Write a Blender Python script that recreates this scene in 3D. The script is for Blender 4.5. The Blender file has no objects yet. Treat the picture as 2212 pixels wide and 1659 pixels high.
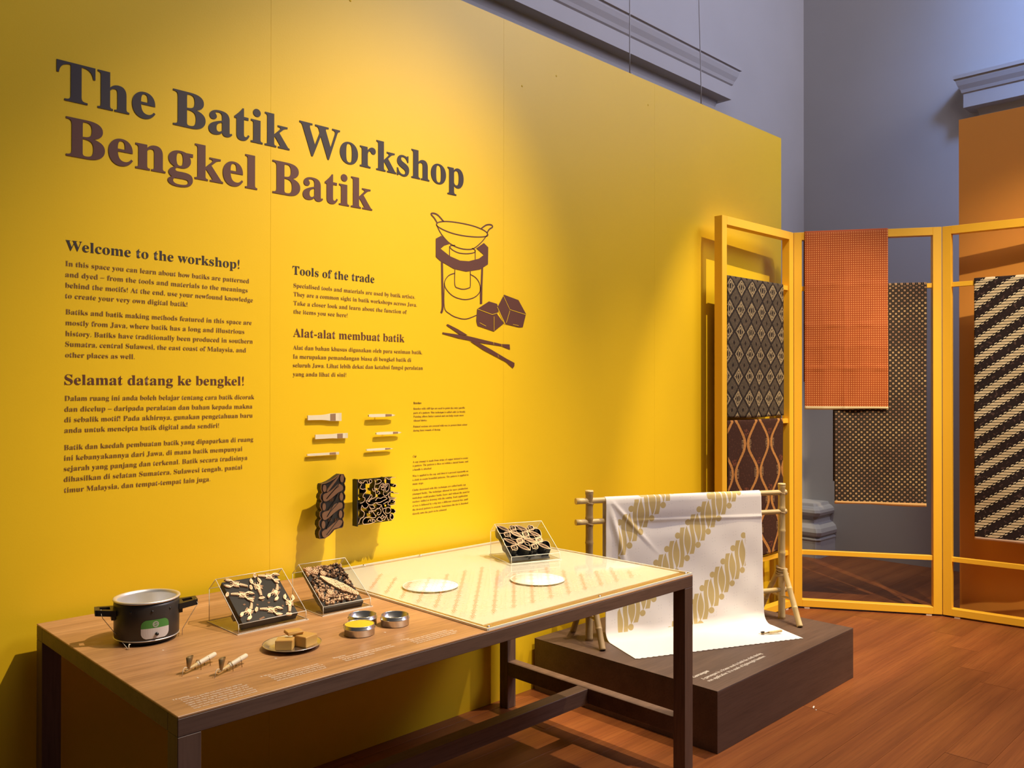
import bpy, bmesh, math, random
from math import pi, sin, cos, radians
from mathutils import Vector, Matrix
from mathutils.geometry import tessellate_polygon

SC = bpy.context.scene
COL = SC.collection

# ---------------------------------------------------------------- camera, world, lights, exposure
cam_d = bpy.data.cameras.new('camera')
cam_d.sensor_width = 36.0
cam_d.lens = 1817.9 / 2212 * 36.0
cam_d.clip_start = 0.05
cam = bpy.data.objects.new('camera', cam_d)
COL.objects.link(cam)
yaw, pit, rol = radians(45.313), radians(0.319), radians(0.055)
Fv = Vector((cos(yaw) * cos(pit), sin(yaw) * cos(pit), sin(pit)))
Rv = Vector((sin(yaw), -cos(yaw), 0))
Uv = Rv.cross(Fv)
Rr = Rv * cos(rol) + Uv * sin(rol)
Ur = Uv * cos(rol) - Rv * sin(rol)
M = Matrix((Rr, Ur, -Fv)).transposed().to_4x4()
M.translation = Vector((0, 0, 1.55))
cam.matrix_world = M
SC.camera = cam

SC.view_settings.view_transform = 'Standard'
SC.view_settings.look = 'None'
SC.view_settings.exposure = 0.0
SC.view_settings.gamma = 1.0
SC.view_settings.use_curve_mapping = False
SC.cycles.max_bounces = 8
SC.cycles.transparent_max_bounces = 24

w = bpy.data.worlds.new('world')
SC.world = w
w.use_nodes = True
w.node_tree.nodes['Background'].inputs[0].default_value = (0.44, 0.46, 0.48, 1)
w.node_tree.nodes['Background'].inputs[1].default_value = 0.085


def lamp(name, kind, loc, target, energy, color, **kw):
    d = bpy.data.lights.new(name, kind)
    d.energy = energy
    d.color = color
    for k, v in kw.items():
        setattr(d, k, v)
    o = bpy.data.objects.new(name, d)
    COL.objects.link(o)
    o.location = loc
    o.rotation_euler = (Vector(target) - Vector(loc)).to_track_quat('-Z', 'Y').to_euler()
    return o


WARM = (1.0, 0.80, 0.52)
lamp('warm_spot', 'SPOT', (3.3, 0.40, 5.85), (1.95, 2.75, 1.15), 1600, WARM, spot_size=radians(40), spot_blend=1.0, shadow_soft_size=0.03)
lamp('warm_spot', 'SPOT', (4.8, 0.9, 5.2), (5.2, 2.9, 0.6), 660, WARM, spot_size=radians(37), spot_blend=0.5, shadow_soft_size=0.015)
lamp('warm_spot', 'SPOT', (4.5, 1.75, 5.0), (3.75, 2.30, 0.4), 820, WARM, spot_size=radians(36), spot_blend=0.9, shadow_soft_size=0.03)
lamp('warm_spot', 'SPOT', (4.4, -0.6, 4.8), (6.2, 1.6, 1.1), 760, WARM, spot_size=radians(46), spot_blend=0.8, shadow_soft_size=0.03)
lamp('warm_spot', 'SPOT', (4.9, -1.4, 4.8), (5.6, 0.9, 0.0), 440, WARM, spot_size=radians(64), spot_blend=1.0, shadow_soft_size=0.05)
lamp('warm_spot', 'SPOT', (6.15, 2.75, 5.4), (7.35, 3.55, 0.2), 330, (1.0, 0.92, 0.68), spot_size=radians(24), spot_blend=0.8, shadow_soft_size=0.05)  # added fill for the grey wall around the pilaster base, no visible fixture
lamp('warm_spot', 'SPOT', (3.3, 0.95, 4.8), (2.36, 2.36, 0.8), 520, WARM, spot_size=radians(25), spot_blend=0.8, shadow_soft_size=0.04)  # extra spot added only to brighten the white sheet
lamp('skylight', 'SPOT', (5.2, -0.4, 6.6), (7.73, 0.2, 5.1), 2500, (0.22, 0.42, 1.0), spot_size=radians(75), spot_blend=1.0, shadow_soft_size=0.5)
lamp('skylight', 'AREA', (6.9, -1.9, 6.3), (3.6, 3.0, 3.4), 250, (0.80, 0.78, 1.0), shape='RECTANGLE', size=2.6, size_y=2.0)  # unseen source, placed so its violet sheen shows on the upper yellow wall
lamp('skylight', 'AREA', (3.0, -0.5, 7.5), (5.4, 3.4, 3.4), 130, (0.90, 0.84, 1.0), shape='RECTANGLE', size=4.0, size_y=2.0)

# ---------------------------------------------------------------- node helpers
def lin(r, g, b):
    f = lambda c: (c / 255 / 12.92) if c / 255 <= 0.04045 else ((c / 255 + 0.055) / 1.055) ** 2.4
    return (f(r), f(g), f(b), 1)


class E:
    """tiny expression wrapper around math nodes"""
    def __init__(s, t, v):
        s.t, s.v = t, v

    def op(s, o, *a, clamp=False):
        n = s.t.nodes.new('ShaderNodeMath')
        n.operation = o
        n.use_clamp = clamp
        for i, q in enumerate((s,) + a):
            if isinstance(q, E):
                if isinstance(q.v, (int, float)):
                    n.inputs[i].default_value = q.v
                else:
                    s.t.links.new(q.v, n.inputs[i])
            else:
                n.inputs[i].default_value = q
        return E(s.t, n.outputs[0])

    def c(s, v): return v if isinstance(v, E) else E(s.t, float(v))
    def __add__(s, o): return s.op('ADD', o)
    __radd__ = __add__
    def __sub__(s, o): return s.op('SUBTRACT', o)
    def __rsub__(s, o): return s.c(o).op('SUBTRACT', s)
    def __mul__(s, o): return s.op('MULTIPLY', o)
    __rmul__ = __mul__
    def __truediv__(s, o): return s.op('DIVIDE', o)
    def __lt__(s, o): return s.op('LESS_THAN', o)
    def __gt__(s, o): return s.op('GREATER_THAN', o)
    def abs(s): return s.op('ABSOLUTE')
    def sin(s): return s.op('SINE')
    def cos(s): return s.op('COSINE')
    def floor(s): return s.op('FLOOR')
    def round(s): return s.op('ROUND')
    def fr(s): return s.op('FRACT')
    def mod(s, p): return s.op('FLOORED_MODULO', p)
    def sqrt(s): return s.op('SQRT')
    def max(s, o): return s.op('MAXIMUM', o)
    def min(s, o): return s.op('MINIMUM', o)
    def cmod(s, p): return (s + p / 2).mod(p) - p / 2      # centred modulo


def hyp(a, b): return (a * a + b * b).sqrt()


def new_mat(name, col=(0.8, 0.8, 0.8, 1), rough=0.6, metal=0.0, spec=0.5):
    m = bpy.data.materials.new(name)
    m.use_nodes = True
    b = m.node_tree.nodes['Principled BSDF']
    b.inputs['Base Color'].default_value = col
    b.inputs['Roughness'].default_value = rough
    b.inputs['Metallic'].default_value = metal
    b.inputs['Specular IOR Level'].default_value = spec
    return m


def bsdf(m): return m.node_tree.nodes['Principled BSDF']


def coords(m, kind='Object', scale=(1, 1, 1)):
    t = m.node_tree
    tc = t.nodes.new('ShaderNodeTexCoord')
    mp = t.nodes.new('ShaderNodeMapping')
    mp.inputs['Scale'].default_value = scale
    t.links.new(tc.outputs[kind], mp.inputs[0])
    return mp.outputs[0]


def xyz(m, kind='UV'):
    t = m.node_tree
    s = t.nodes.new('ShaderNodeSeparateXYZ')
    t.links.new(coords(m, kind), s.inputs[0])
    return [E(t, s.outputs[i]) for i in range(3)]


def noise(m, vec, scale, detail=3, rough=0.5):
    t = m.node_tree
    n = t.nodes.new('ShaderNodeTexNoise')
    n.inputs['Scale'].default_value = scale
    n.inputs['Detail'].default_value = detail
    n.inputs['Roughness'].default_value = rough
    t.links.new(vec, n.inputs['Vector'])
    return n.outputs['Fac']


def ramp(m, fac, stops):
    t = m.node_tree
    r = t.nodes.new('ShaderNodeValToRGB')
    while len(r.color_ramp.elements) < len(stops):
        r.color_ramp.elements.new(0.5)
    for e, (p, c) in zip(r.color_ramp.elements, stops):
        e.position = p
        e.color = c
    t.links.new(fac.v if isinstance(fac, E) else fac, r.inputs[0])
    return r.outputs[0]


def mix(m, fac, a, b):
    t = m.node_tree
    n = t.nodes.new('ShaderNodeMix')
    n.data_type = 'RGBA'
    n.clamp_factor = True
    for sock, v in ((n.inputs[0], fac), (n.inputs[6], a), (n.inputs[7], b)):
        if isinstance(v, E): v = v.v
        if isinstance(v, (float, int)): sock.default_value = v
        elif isinstance(v, tuple): sock.default_value = v
        else: t.links.new(v, sock)
    return n.outputs[2]


def bump(m, h, strength=0.2, dist=0.01):
    t = m.node_tree
    n = t.nodes.new('ShaderNodeBump')
    n.inputs['Strength'].default_value = strength
    n.inputs['Distance'].default_value = dist
    t.links.new(h.v if isinstance(h, E) else h, n.inputs['Height'])
    t.links.new(n.outputs[0], bsdf(m).inputs['Normal'])


def setcol(m, sock):
    m.node_tree.links.new(sock, bsdf(m).inputs['Base Color'])


def paint(name, col, rough=0.55, var=0.06, spec=0.5):
    m = new_mat(name, col, rough, 0, spec)
    v = coords(m)
    f = noise(m, v, 1.7, 4)
    d = tuple(c * (1 - var * 2.0) for c in col[:3]) + (1,)
    setcol(m, ramp(m, f, [(0.3, d), (0.7, col)]))
    bump(m, noise(m, v, 160, 2), 0.08, 0.002)
    return m


def wood(name, c1, c2, c3, rough=0.4, axis='X', sc=1.0, spec=0.5):
    m = new_mat(name, c2, rough, 0, spec)
    s = {'X': (0.35, 6, 6), 'Y': (6, 0.35, 6), 'Z': (6, 6, 0.35)}[axis]
    v = coords(m, 'Object', tuple(q * sc for q in s))
    big = noise(m, v, 2.2, 5, 0.6)
    s2 = tuple(q * sc * 6 for q in s)
    fine = noise(m, coords(m, 'Object', s2), 3.0, 4, 0.65)
    a = ramp(m, big, [(0.28, c1), (0.5, c2), (0.74, c3)])
    k = E(m.node_tree, fine)
    setcol(m, mix(m, (k - 0.45) * 2.2, a, tuple(q * 0.62 for q in c1[:3]) + (1,)))
    bump(m, fine, 0.06, 0.001)
    return m


# ---------------------------------------------------------------- materials
M_yellow = paint('yellow_paint', (0.84, 0.550, 0.014, 1), 0.40, 0.02, 0.32)
M_grey = paint('grey_paint', (0.40, 0.385, 0.375, 1), 0.7, 0.03)
M_orange = paint('orange_paint', (0.72, 0.30, 0.045, 1), 0.6, 0.02)
M_screen = paint('amber_paint', (0.90, 0.50, 0.03, 1), 0.45, 0.02)
M_walnut = wood('walnut_laminate', (0.33, 0.165, 0.070, 1), (0.46, 0.240, 0.100, 1), (0.56, 0.31, 0.14, 1), 0.42)
M_walnutd = wood('walnut_edge', (0.10, 0.058, 0.040, 1), (0.135, 0.078, 0.052, 1), (0.17, 0.10, 0.066, 1), 0.5)
M_walnutz = wood('walnut_leg', (0.10, 0.058, 0.040, 1), (0.135, 0.078, 0.052, 1), (0.17, 0.10, 0.066, 1), 0.5, 'Z')
M_plinth = wood('plinth_laminate', (0.080, 0.046, 0.032, 1), (0.108, 0.064, 0.043, 1), (0.135, 0.080, 0.054, 1), 0.5)
M_floor = wood('floor_timber', (0.15, 0.050, 0.022, 1), (0.24, 0.085, 0.034, 1), (0.31, 0.125, 0.050, 1), 0.38)
M_sub = new_mat('subfloor', (0.06, 0.015, 0.01, 1), 0.9)
M_ink = new_mat('dark_ink', (0.030, 0.018, 0.014, 1), 0.6)
M_ink2 = new_mat('brown_ink', (0.105, 0.032, 0.014, 1), 0.6)
M_ink3 = new_mat('text_ink', (0.19, 0.088, 0.018, 1), 0.6)
M_white_ink = new_mat('white_ink', (0.85, 0.80, 0.70, 1), 0.6)
M_white = new_mat('white_sheet', (0.92, 0.90, 0.82, 1), 0.5)
M_white2 = new_mat('white_disc', (0.93, 0.93, 0.90, 1), 0.35)
M_rust = new_mat('rust_print', (0.62, 0.20, 0.04, 1), 0.6)
M_rust2 = new_mat('faint_print', (0.80, 0.58, 0.30, 1), 0.6)
M_alu = new_mat('brushed_aluminium', (0.86, 0.85, 0.82, 1), 0.42, 0.85)
M_steel = new_mat('polished_steel', (0.66, 0.65, 0.64, 1), 0.22, 0.95)
M_dark = new_mat('charcoal_enamel', (0.035, 0.032, 0.030, 1), 0.38)
M_black = new_mat('black_plastic', (0.014, 0.013, 0.012, 1), 0.35)
M_green = new_mat('green_badge', (0.07, 0.25, 0.05, 1), 0.4)
M_badge = new_mat('white_badge', (0.62, 0.58, 0.56, 1), 0.4)
M_string = new_mat('nylon_string', (0.55, 0.50, 0.40, 1), 0.4)
M_wax = paint('amber_wax', (0.60, 0.35, 0.09, 1), 0.6, 0.12, 0.3)
bsdf(M_wax).inputs['Subsurface Weight'].default_value = 0.3
bsdf(M_wax).inputs['Subsurface Scale'].default_value = 0.01
M_ywax = paint('yellow_dye', (0.86, 0.56, 0.02, 1), 0.55, 0.05)
M_copper = new_mat('copper_edge', (0.93, 0.66, 0.45, 1), 0.38, 0.55)
M_copperd = new_mat('aged_copper', (0.20, 0.105, 0.060, 1), 0.45, 0.5)
M_iron = new_mat('blackened_metal', (0.030, 0.028, 0.028, 1), 0.42, 0.6)
M_cream = paint('pale_beech', (0.80, 0.72, 0.52, 1), 0.5, 0.05)
M_ferrule = new_mat('ferrule_print', (0.30, 0.18, 0.10, 1), 0.5)
M_bamboo = wood('bamboo', (0.48, 0.34, 0.14, 1), (0.64, 0.48, 0.22, 1), (0.76, 0.60, 0.31, 1), 0.42, 'Z', 1.5)
M_bambood = wood('bamboo_dark', (0.24, 0.16, 0.07, 1), (0.36, 0.25, 0.12, 1), (0.48, 0.34, 0.17, 1), 0.5, 'Z', 1.5)
M_rope = new_mat('natural_twine', (0.42, 0.30, 0.17, 1), 0.8)
M_brass = new_mat('old_brass', (0.30, 0.20, 0.08, 1), 0.35, 0.7)
M_wire = new_mat('wire_steel', (0.30, 0.28, 0.26, 1), 0.5, 0.4)


def acrylic(name, tint, gl=0.07):
    m = bpy.data.materials.new(name)
    m.use_nodes = True
    t = m.node_tree
    t.nodes.clear()
    o = t.nodes.new('ShaderNodeOutputMaterial')
    tr = t.nodes.new('ShaderNodeBsdfTransparent')
    tr.inputs[0].default_value = tint
    g = t.nodes.new('ShaderNodeBsdfGlossy')
    g.inputs['Roughness'].default_value = 0.05
    lw_ = t.nodes.new('ShaderNodeLayerWeight')           # two-sided reflectance of a clear sheet
    lw_.inputs[0].default_value = 0.5
    fac = E(t, lw_.outputs['Facing']).op('POWER', 4.0) * 0.7 + 0.035
    mx = t.nodes.new('ShaderNodeMixShader')
    t.links.new(fac.v, mx.inputs[0])
    t.links.new(tr.outputs[0], mx.inputs[1])
    t.links.new(g.outputs[0], mx.inputs[2])
    t.links.new(mx.outputs[0], o.inputs[0])
    return m


M_acr = acrylic('clear_acrylic', (0.96, 0.96, 0.94, 1))
M_edge = new_mat('acrylic_edge', (0.85, 0.82, 0.72, 1), 0.25)


# ---- cloth prints (UV in metres)
def cloth_mat(name, build, rough=0.85):
    m = new_mat(name, (0.5, 0.5, 0.5, 1), rough, 0, 0.2)
    x, y, _ = xyz(m)
    c = build(m, x, y)
    setcol(m, c)
    bump(m, noise(m, coords(m, 'UV'), 600, 1), 0.15, 0.001)
    return m


def p_diamond(m, x, y):
    wob = E(m.node_tree, noise(m, coords(m, 'UV'), 60, 4, 0.7))
    sh = E(m.node_tree, noise(m, coords(m, 'UV'), 5, 1)) * 0.16
    u = (x - 0.2315 - (y - 2.215) * 0.06) / 0.1315 + sh - 0.08
    v = (y - 2.215) / 0.146 + sh * 0.3 - 0.03
    fu = (u - u.round())
    fv = (v - v.round())
    s = fu.abs() + fv.abs()                       # 0 at light centre, .5 on lattice line, 1 at dark centre
    line = (s - 0.5).abs() < 0.045
    outl = ((s + (wob - 0.5) * 0.26 - 0.33).abs() < 0.045)
    inner = (hyp(fu * 1.7, fv * 1.0) + (wob - 0.5) * 0.25 - 0.17).abs() < 0.035
    core = hyp(fu * 2.2, fv) < 0.09
    light = s < 0.5
    hatch = wob > 0.56
    base = (0.078, 0.060, 0.036, 1)
    tan = (0.34, 0.26, 0.13, 1)
    dk = (0.016, 0.011, 0.009, 1)
    a = mix(m, hatch, base, (0.12, 0.085, 0.05, 1))
    la = mix(m, outl.max(inner), mix(m, hatch, (0.035, 0.026, 0.018, 1), (0.15, 0.11, 0.06, 1)), tan)
    la = mix(m, core, la, dk)
    fu2, fv2 = 0.5 - fu.abs(), 0.5 - fv.abs()
    dcore = ((fu2 * 1.3 + fv2) + (wob - 0.5) * 0.1) < 0.11
    a = mix(m, dcore, a, dk)
    r = mix(m, light, a, la)
    return mix(m, line, r, dk)


def p_ogee(m, x, y):
    wob = E(m.node_tree, noise(m, coords(m, 'UV'), 70, 3, 0.6))
    c = ((y - 1.187) * (2 * pi / 0.385)).cos() * 0.0545
    j = (x - 0.294) / 0.146
    k = j.floor()
    par = k.mod(2.0) * 2.0 - 1.0
    d = ((j - k - 0.5) * 0.146 - c * par).abs()
    k1 = k + 1
    d1 = ((j - k1 - 0.5) * 0.146 + c * par).abs()
    d2 = ((j - k + 1 - 0.5) * 0.146 + c * par).abs()
    dd = d.min(d1).min(d2) + (wob - 0.5) * 0.012
    vine = dd < 0.0140
    vein = dd < 0.003
    base = mix(m, wob > 0.6, (0.050, 0.020, 0.012, 1), (0.085, 0.034, 0.018, 1))
    # small sprigs
    v = (y - 1.187).cmod(0.1925)
    u = (x - 0.294 + ((y - 1.187) / 0.1925).round() * 0.146).cmod(0.292)
    spr = ((u.abs() - 0.045).abs() < 0.012) * (v.abs() < 0.030) * (((y * 95).fr() - 0.5).abs() > 0.22) * (wob > 0.45)
    ros = hyp(u, v - 0.08) < 0.026
    r = mix(m, ros * (wob > 0.5), base, (0.16, 0.05, 0.025, 1))
    r = mix(m, spr, r, (0.30, 0.19, 0.085, 1))
    r = mix(m, vine, r, (0.47, 0.215, 0.055, 1))
    return mix(m, vein * (wob > 0.5), r, (0.25, 0.10, 0.03, 1))


def p_orange(m, x, y):
    n = E(m.node_tree, noise(m, coords(m, 'UV'), 9, 4))
    fu = (x / 0.0145).fr() - 0.5
    fv = (y / 0.0155).fr() - 0.5
    dot = hyp(fu, fv) < 0.27
    grid = (fu.abs() > 0.46).max(fv.abs() > 0.46)
    base = mix(m, n, (0.30, 0.056, 0.011, 1), (0.42, 0.088, 0.016, 1))
    base = mix(m, grid * 0.5, base, (0.22, 0.04, 0.010, 1))
    r = mix(m, dot, base, (0.66, 0.27, 0.08, 1))
    return mix(m, y < 1.428, r, (0.85, 0.72, 0.42, 1))


def p_dots(m, x, y):
    u, v = x / 0.0375, y / 0.0357
    a = hyp((u - u.round()), (v - v.round()))
    b = hyp(u.fr() - 0.5, v.fr() - 0.5)
    d = a.min(b)
    dot = d < 0.19
    pin = d < 0.07
    ln = ((u + v).fr() - 0.5).abs().min(((u - v).fr() - 0.5).abs())
    lat = ln < 0.05
    n = E(m.node_tree, noise(m, coords(m, 'UV'), 6, 3))
    r = mix(m, lat, (0.014, 0.010, 0.008, 1), (0.075, 0.050, 0.030, 1))
    r = mix(m, dot, r, mix(m, (n - 0.4) * 4, (0.30, 0.17, 0.095, 1), (0.55, 0.37, 0.17, 1)))
    r = mix(m, pin, r, (0.10, 0.05, 0.03, 1))
    return mix(m, y < 0.766, r, (0.80, 0.50, 0.20, 1))


def p_parang(m, x, y):
    n = E(m.node_tree, noise(m, coords(m, 'UV'), 45, 3))
    P = 0.1755
    yy = y / 0.019
    row = yy.floor()
    yl = (yy - row - 0.5) * 0.019
    xl = (x - row * 0.027 - 0.025).cmod(P) - yl * 1.2
    core = ((xl.abs() - 0.026).max(0.0) * 1.0)
    cap = hyp(core, yl) < 0.0072
    split = (yl.abs() < 0.0010) * (xl.abs() < 0.012)
    bead = hyp(xl.abs() - 0.043, yl) < 0.0052
    fleck = (n > 0.60)
    r = mix(m, fleck, (0.022, 0.013, 0.013, 1), (0.075, 0.045, 0.040, 1))
    near = xl.abs() < 0.055
    r = mix(m, near, r, (0.012, 0.008, 0.008, 1))
    r = mix(m, cap, r, (0.68, 0.56, 0.36, 1))
    r = mix(m, split, r, (0.35, 0.26, 0.15, 1))
    r = mix(m, bead, r, (0.80, 0.70, 0.50, 1))
    return mix(m, y < 0.566, r, (0.75, 0.55, 0.42, 1))


def p_white(m, x, y):
    T = 0.0663
    white = (0.86, 0.82, 0.77, 1)
    gold = (0.56, 0.44, 0.20, 1)
    gold2 = (0.66, 0.50, 0.20, 1)
    q = y - x
    # band: centres at q = .18 + k*.43
    bi = ((q - 0.18) / 0.43).round()
    ql = q - 0.18 - bi * 0.43
    s = x - 0.53 - bi * 0.021
    xs_ = x + bi * 0.010
    s = xs_ - 0.53
    def blade(off):
        sc = ((s / T + off).round() - off) * T
        xl = s - sc
        v = ql + xl                      # height above the axis at the unit's centre
        return xl, v, (v * (2 * pi / 0.20)).sin() * -0.0065 + v * 0.07
    xl, v, wv = blade(0.0)
    d = (xl - wv).abs()
    strip = (d < ((v * v) * 0.15 + 0.0125)) * (v.abs() < 0.104)
    xl2, v2, wv2 = blade(0.5)
    lensw = (v2 * (pi / 0.155)).cos().max(0.0) * 0.0215
    lens = ((xl2 - wv2).abs() < lensw) * (v2.abs() < 0.0765)
    key = ((d - ((v * v) * 0.15 + 0.0142)).abs() < 0.0026) * (v.abs() < 0.106)
    # discs
    ku = ((xs_ - 0.638) / T).round() * T
    xd = (xs_ - 0.638) - ku
    du = hyp(xd, ql - 0.088 + xd) < 0.0165
    kl = ((xs_ - 0.627) / T).round() * T
    xe = (xs_ - 0.627) - kl
    dl = hyp(xe, ql + 0.089 + xe) < 0.0165
    mark = strip.max(lens) * (1 - key)
    mark = mark.max(du).max(dl)
    inside = (x > 0.155) * (x < 0.925) * (y > 0.300) * (ql.abs() < 0.125) * (bi > -1.5)
    mark = mark * inside
    # faint pin dots between the bands
    fu = (x / 0.066).cmod(1.0) * 0.066
    fv = ((y - x * 0.2) / 0.066).cmod(1.0) * 0.066
    pin = (hyp(fu.abs() - 0.008, fv.abs() - 0.008) < 0.0018) * (1 - inside) * (y > 0.33)
    pin = pin.max((hyp(fu.abs() - 0.008, fv.abs() - 0.008) < 0.0018) * (ql.abs() > 0.118) * (y > 0.33))
    n = E(m.node_tree, noise(m, coords(m, 'UV'), 8, 3))
    r = mix(m, pin * 0.35, white, (0.30, 0.28, 0.28, 1))
    return mix(m, mark, r, mix(m, n, gold, gold2))


M_c_diamond = cloth_mat('batik_diamond', p_diamond)
M_c_ogee = cloth_mat('batik_ogee', p_ogee)
M_c_orange = cloth_mat('batik_orange', p_orange, 0.7)
M_c_dots = cloth_mat('batik_dots', p_dots)
M_c_parang = cloth_mat('batik_parang', p_parang)
M_c_white = cloth_mat('batik_white', p_white)

# ---------------------------------------------------------------- mesh helpers
def tag(o, label=None, cat=None, group=None, kind=None):
    if label: o['label'] = label
    if cat: o['category'] = cat
    if group: o['group'] = group
    if kind: o['kind'] = kind
    return o


def thing(name, label, cat, loc=(0, 0, 0), rotz=0.0, group=None):
    o = bpy.data.objects.new(name, None)
    o.empty_display_size = 0.05
    COL.objects.link(o)
    o.location = loc
    o.rotation_euler = (0, 0, rotz)
    return tag(o, label, cat, group)


def obj(name, bm, mat, parent=None, smooth=False, loc=None):
    me = bpy.data.meshes.new(name)
    bmesh.ops.recalc_face_normals(bm, faces=bm.faces)
    bm.to_mesh(me)
    bm.free()
    for mm in (mat if isinstance(mat, (list, tuple)) else [mat]):
        me.materials.append(mm)
    if smooth:
        for p in me.polygons: p.use_smooth = True
    o = bpy.data.objects.new(name, me)
    COL.objects.link(o)
    if parent: o.parent = parent
    if loc: o.location = loc
    return o


def BM(): return bmesh.new()


def box(bm, x0, x1, y0, y1, z0, z1, mi=0, bev=0.0):
    vs = [bm.verts.new(p) for p in ((x0, y0, z0), (x1, y0, z0), (x1, y1, z0), (x0, y1, z0), (x0, y0, z1), (x1, y0, z1), (x1, y1, z1), (x0, y1, z1))]
    fs = [(0, 3, 2, 1), (4, 5, 6, 7), (0, 1, 5, 4), (1, 2, 6, 5), (2, 3, 7, 6), (3, 0, 4, 7)]
    out = [bm.faces.new([vs[i] for i in f]) for f in fs]
    for f in out: f.material_index = mi
    if bev:
        es = list({e for f in out for e in f.edges})
        bmesh.ops.bevel(bm, geom=es, offset=bev, segments=1, affect='EDGES')
    return bm


def mbox(name, parent, mat, *a, bev=0.0, **k):
    return obj(name, box(BM(), *a, bev=bev), mat, parent)


def tube(bm, pts, r, n=10, cap=True, mi=0):
    """round tube along points; r scalar or list"""
    pts = [Vector(p) for p in pts]
    rs = r if isinstance(r, (list, tuple)) else [r] * len(pts)
    rings = []
    up = None
    for i, p in enumerate(pts):
        d = (pts[min(i + 1, len(pts) - 1)] - pts[max(i - 1, 0)]).normalized()
        if up is None:
            up = d.orthogonal().normalized()
        up = (up - d * up.dot(d)).normalized()
        q = d.cross(up)
        rings.append([bm.verts.new(p + (up * cos(2 * pi * k / n) + q * sin(2 * pi * k / n)) * rs[i]) for k in range(n)])
    for a, b in zip(rings, rings[1:]):
        for k in range(n):
            f = bm.faces.new((a[k], a[(k + 1) % n], b[(k + 1) % n], b[k]))
            f.smooth = True
            f.material_index = mi
    if cap:
        bm.faces.new(rings[0][::-1]).material_index = mi
        bm.faces.new(rings[-1]).material_index = mi
    return bm


def lathe(bm, prof, n=40, c=(0, 0), mi=0, caps=False, sx=1.0, sy=1.0):
    rings = []
    for r, z in prof:
        rings.append([bm.verts.new((c[0] + r * sx * cos(2 * pi * k / n), c[1] + r * sy * sin(2 * pi * k / n), z)) for k in range(n)])
    for a, b in zip(rings, rings[1:]):
        for k in range(n):
            f = bm.faces.new((a[k], a[(k + 1) % n], b[(k + 1) % n], b[k]))
            f.smooth = True
            f.material_index = mi
    if caps:
        bm.faces.new(rings[0][::-1]).material_index = mi
        bm.faces.new(rings[-1]).material_index = mi
    return bm


def poly(bm, pts2, fn, depth=0.0, mi=0):
    """filled polygon of 2-D points mapped through fn(x, y, h); depth = extrusion along h"""
    tri = tessellate_polygon([[Vector((p[0], p[1], 0)) for p in pts2]])
    top = [bm.verts.new(fn(p[0], p[1], depth)) for p in pts2]
    for t in tri:
        try: bm.faces.new([top[i] for i in t]).material_index = mi
        except ValueError: pass
    if depth:
        bot = [bm.verts.new(fn(p[0], p[1], 0.0)) for p in pts2]
        n = len(pts2)
        for i in range(n):
            bm.faces.new((top[i], top[(i + 1) % n], bot[(i + 1) % n], bot[i])).material_index = mi
        for t in tri:
            try: bm.faces.new([bot[i] for i in t][::-1]).material_index = mi
            except ValueError: pass
    return bm


def ribbon(bm, pts, wd, fn, depth=0.0, mi=0, closed=False):
    """flat stroke of width wd along 2-D points; depth extrudes it"""
    P = [Vector(p[:2]) for p in pts]
    n = len(P)
    L, R = [], []
    for i in range(n):
        a = P[(i - 1) % n] if (closed or i > 0) else P[i]
        b = P[(i + 1) % n] if (closed or i < n - 1) else P[i]
        d = b - a
        if d.length < 1e-9: d = Vector((1, 0))
        d.normalize()
        q = Vector((-d.y, d.x)) * wd / 2
        L.append(P[i] + q)
        R.append(P[i] - q)
    hs = (depth, 0.0) if depth else (depth,)
    lay = [([bm.verts.new(fn(p.x, p.y, h)) for p in L], [bm.verts.new(fn(p.x, p.y, h)) for p in R]) for h in hs]
    m = n if closed else n - 1
    for i in range(m):
        j = (i + 1) % n
        l, r = lay[0]
        bm.faces.new((l[i], l[j], r[j], r[i])).material_index = mi
        if depth:
            l2, r2 = lay[1]
            bm.faces.new((l[j], l[i], l2[i], l2[j])).material_index = mi
            bm.faces.new((r[i], r[j], r2[j], r2[i])).material_index = mi
    return bm


def smooth_pts(pts, k=5, closed=False):
    """Catmull-Rom resampling"""
    P = [Vector(p[:2]) for p in pts]
    n = len(P)
    out = []
    rng = range(n) if closed else range(n - 1)
    g = (lambda i: P[i % n]) if closed else (lambda i: P[max(0, min(n - 1, i))])
    for i in rng:
        p0, p1, p2, p3 = g(i - 1), g(i), g(i + 1), g(i + 2)
        for s in range(k):
            t = s / k
            out.append(0.5 * ((2 * p1) + (p2 - p0) * t + (2 * p0 - 5 * p1 + 4 * p2 - p3) * t * t + (3 * p1 - p0 - 3 * p2 + p3) * t ** 3))
    if not closed: out.append(P[-1])
    return out


# ---- lettering: bold serif glyphs of Blender's own fallback font
def serif(s, italic=False):
    base = 0x1D468 if italic else 0x1D400
    o = ''
    for ch in s:
        if 'A' <= ch <= 'Z': o += chr(base + ord(ch) - 65)
        elif 'a' <= ch <= 'z': o += chr(base + 26 + ord(ch) - 97)
        elif '0' <= ch <= '9': o += chr(0x1D7CE + ord(ch) - 48)
        else: o += ch
    return o


TC = bpy.data.curves.new('lettering_source', 'FONT')
TO = bpy.data.objects.new('lettering_source', TC)
COL.objects.link(TO)


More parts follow.
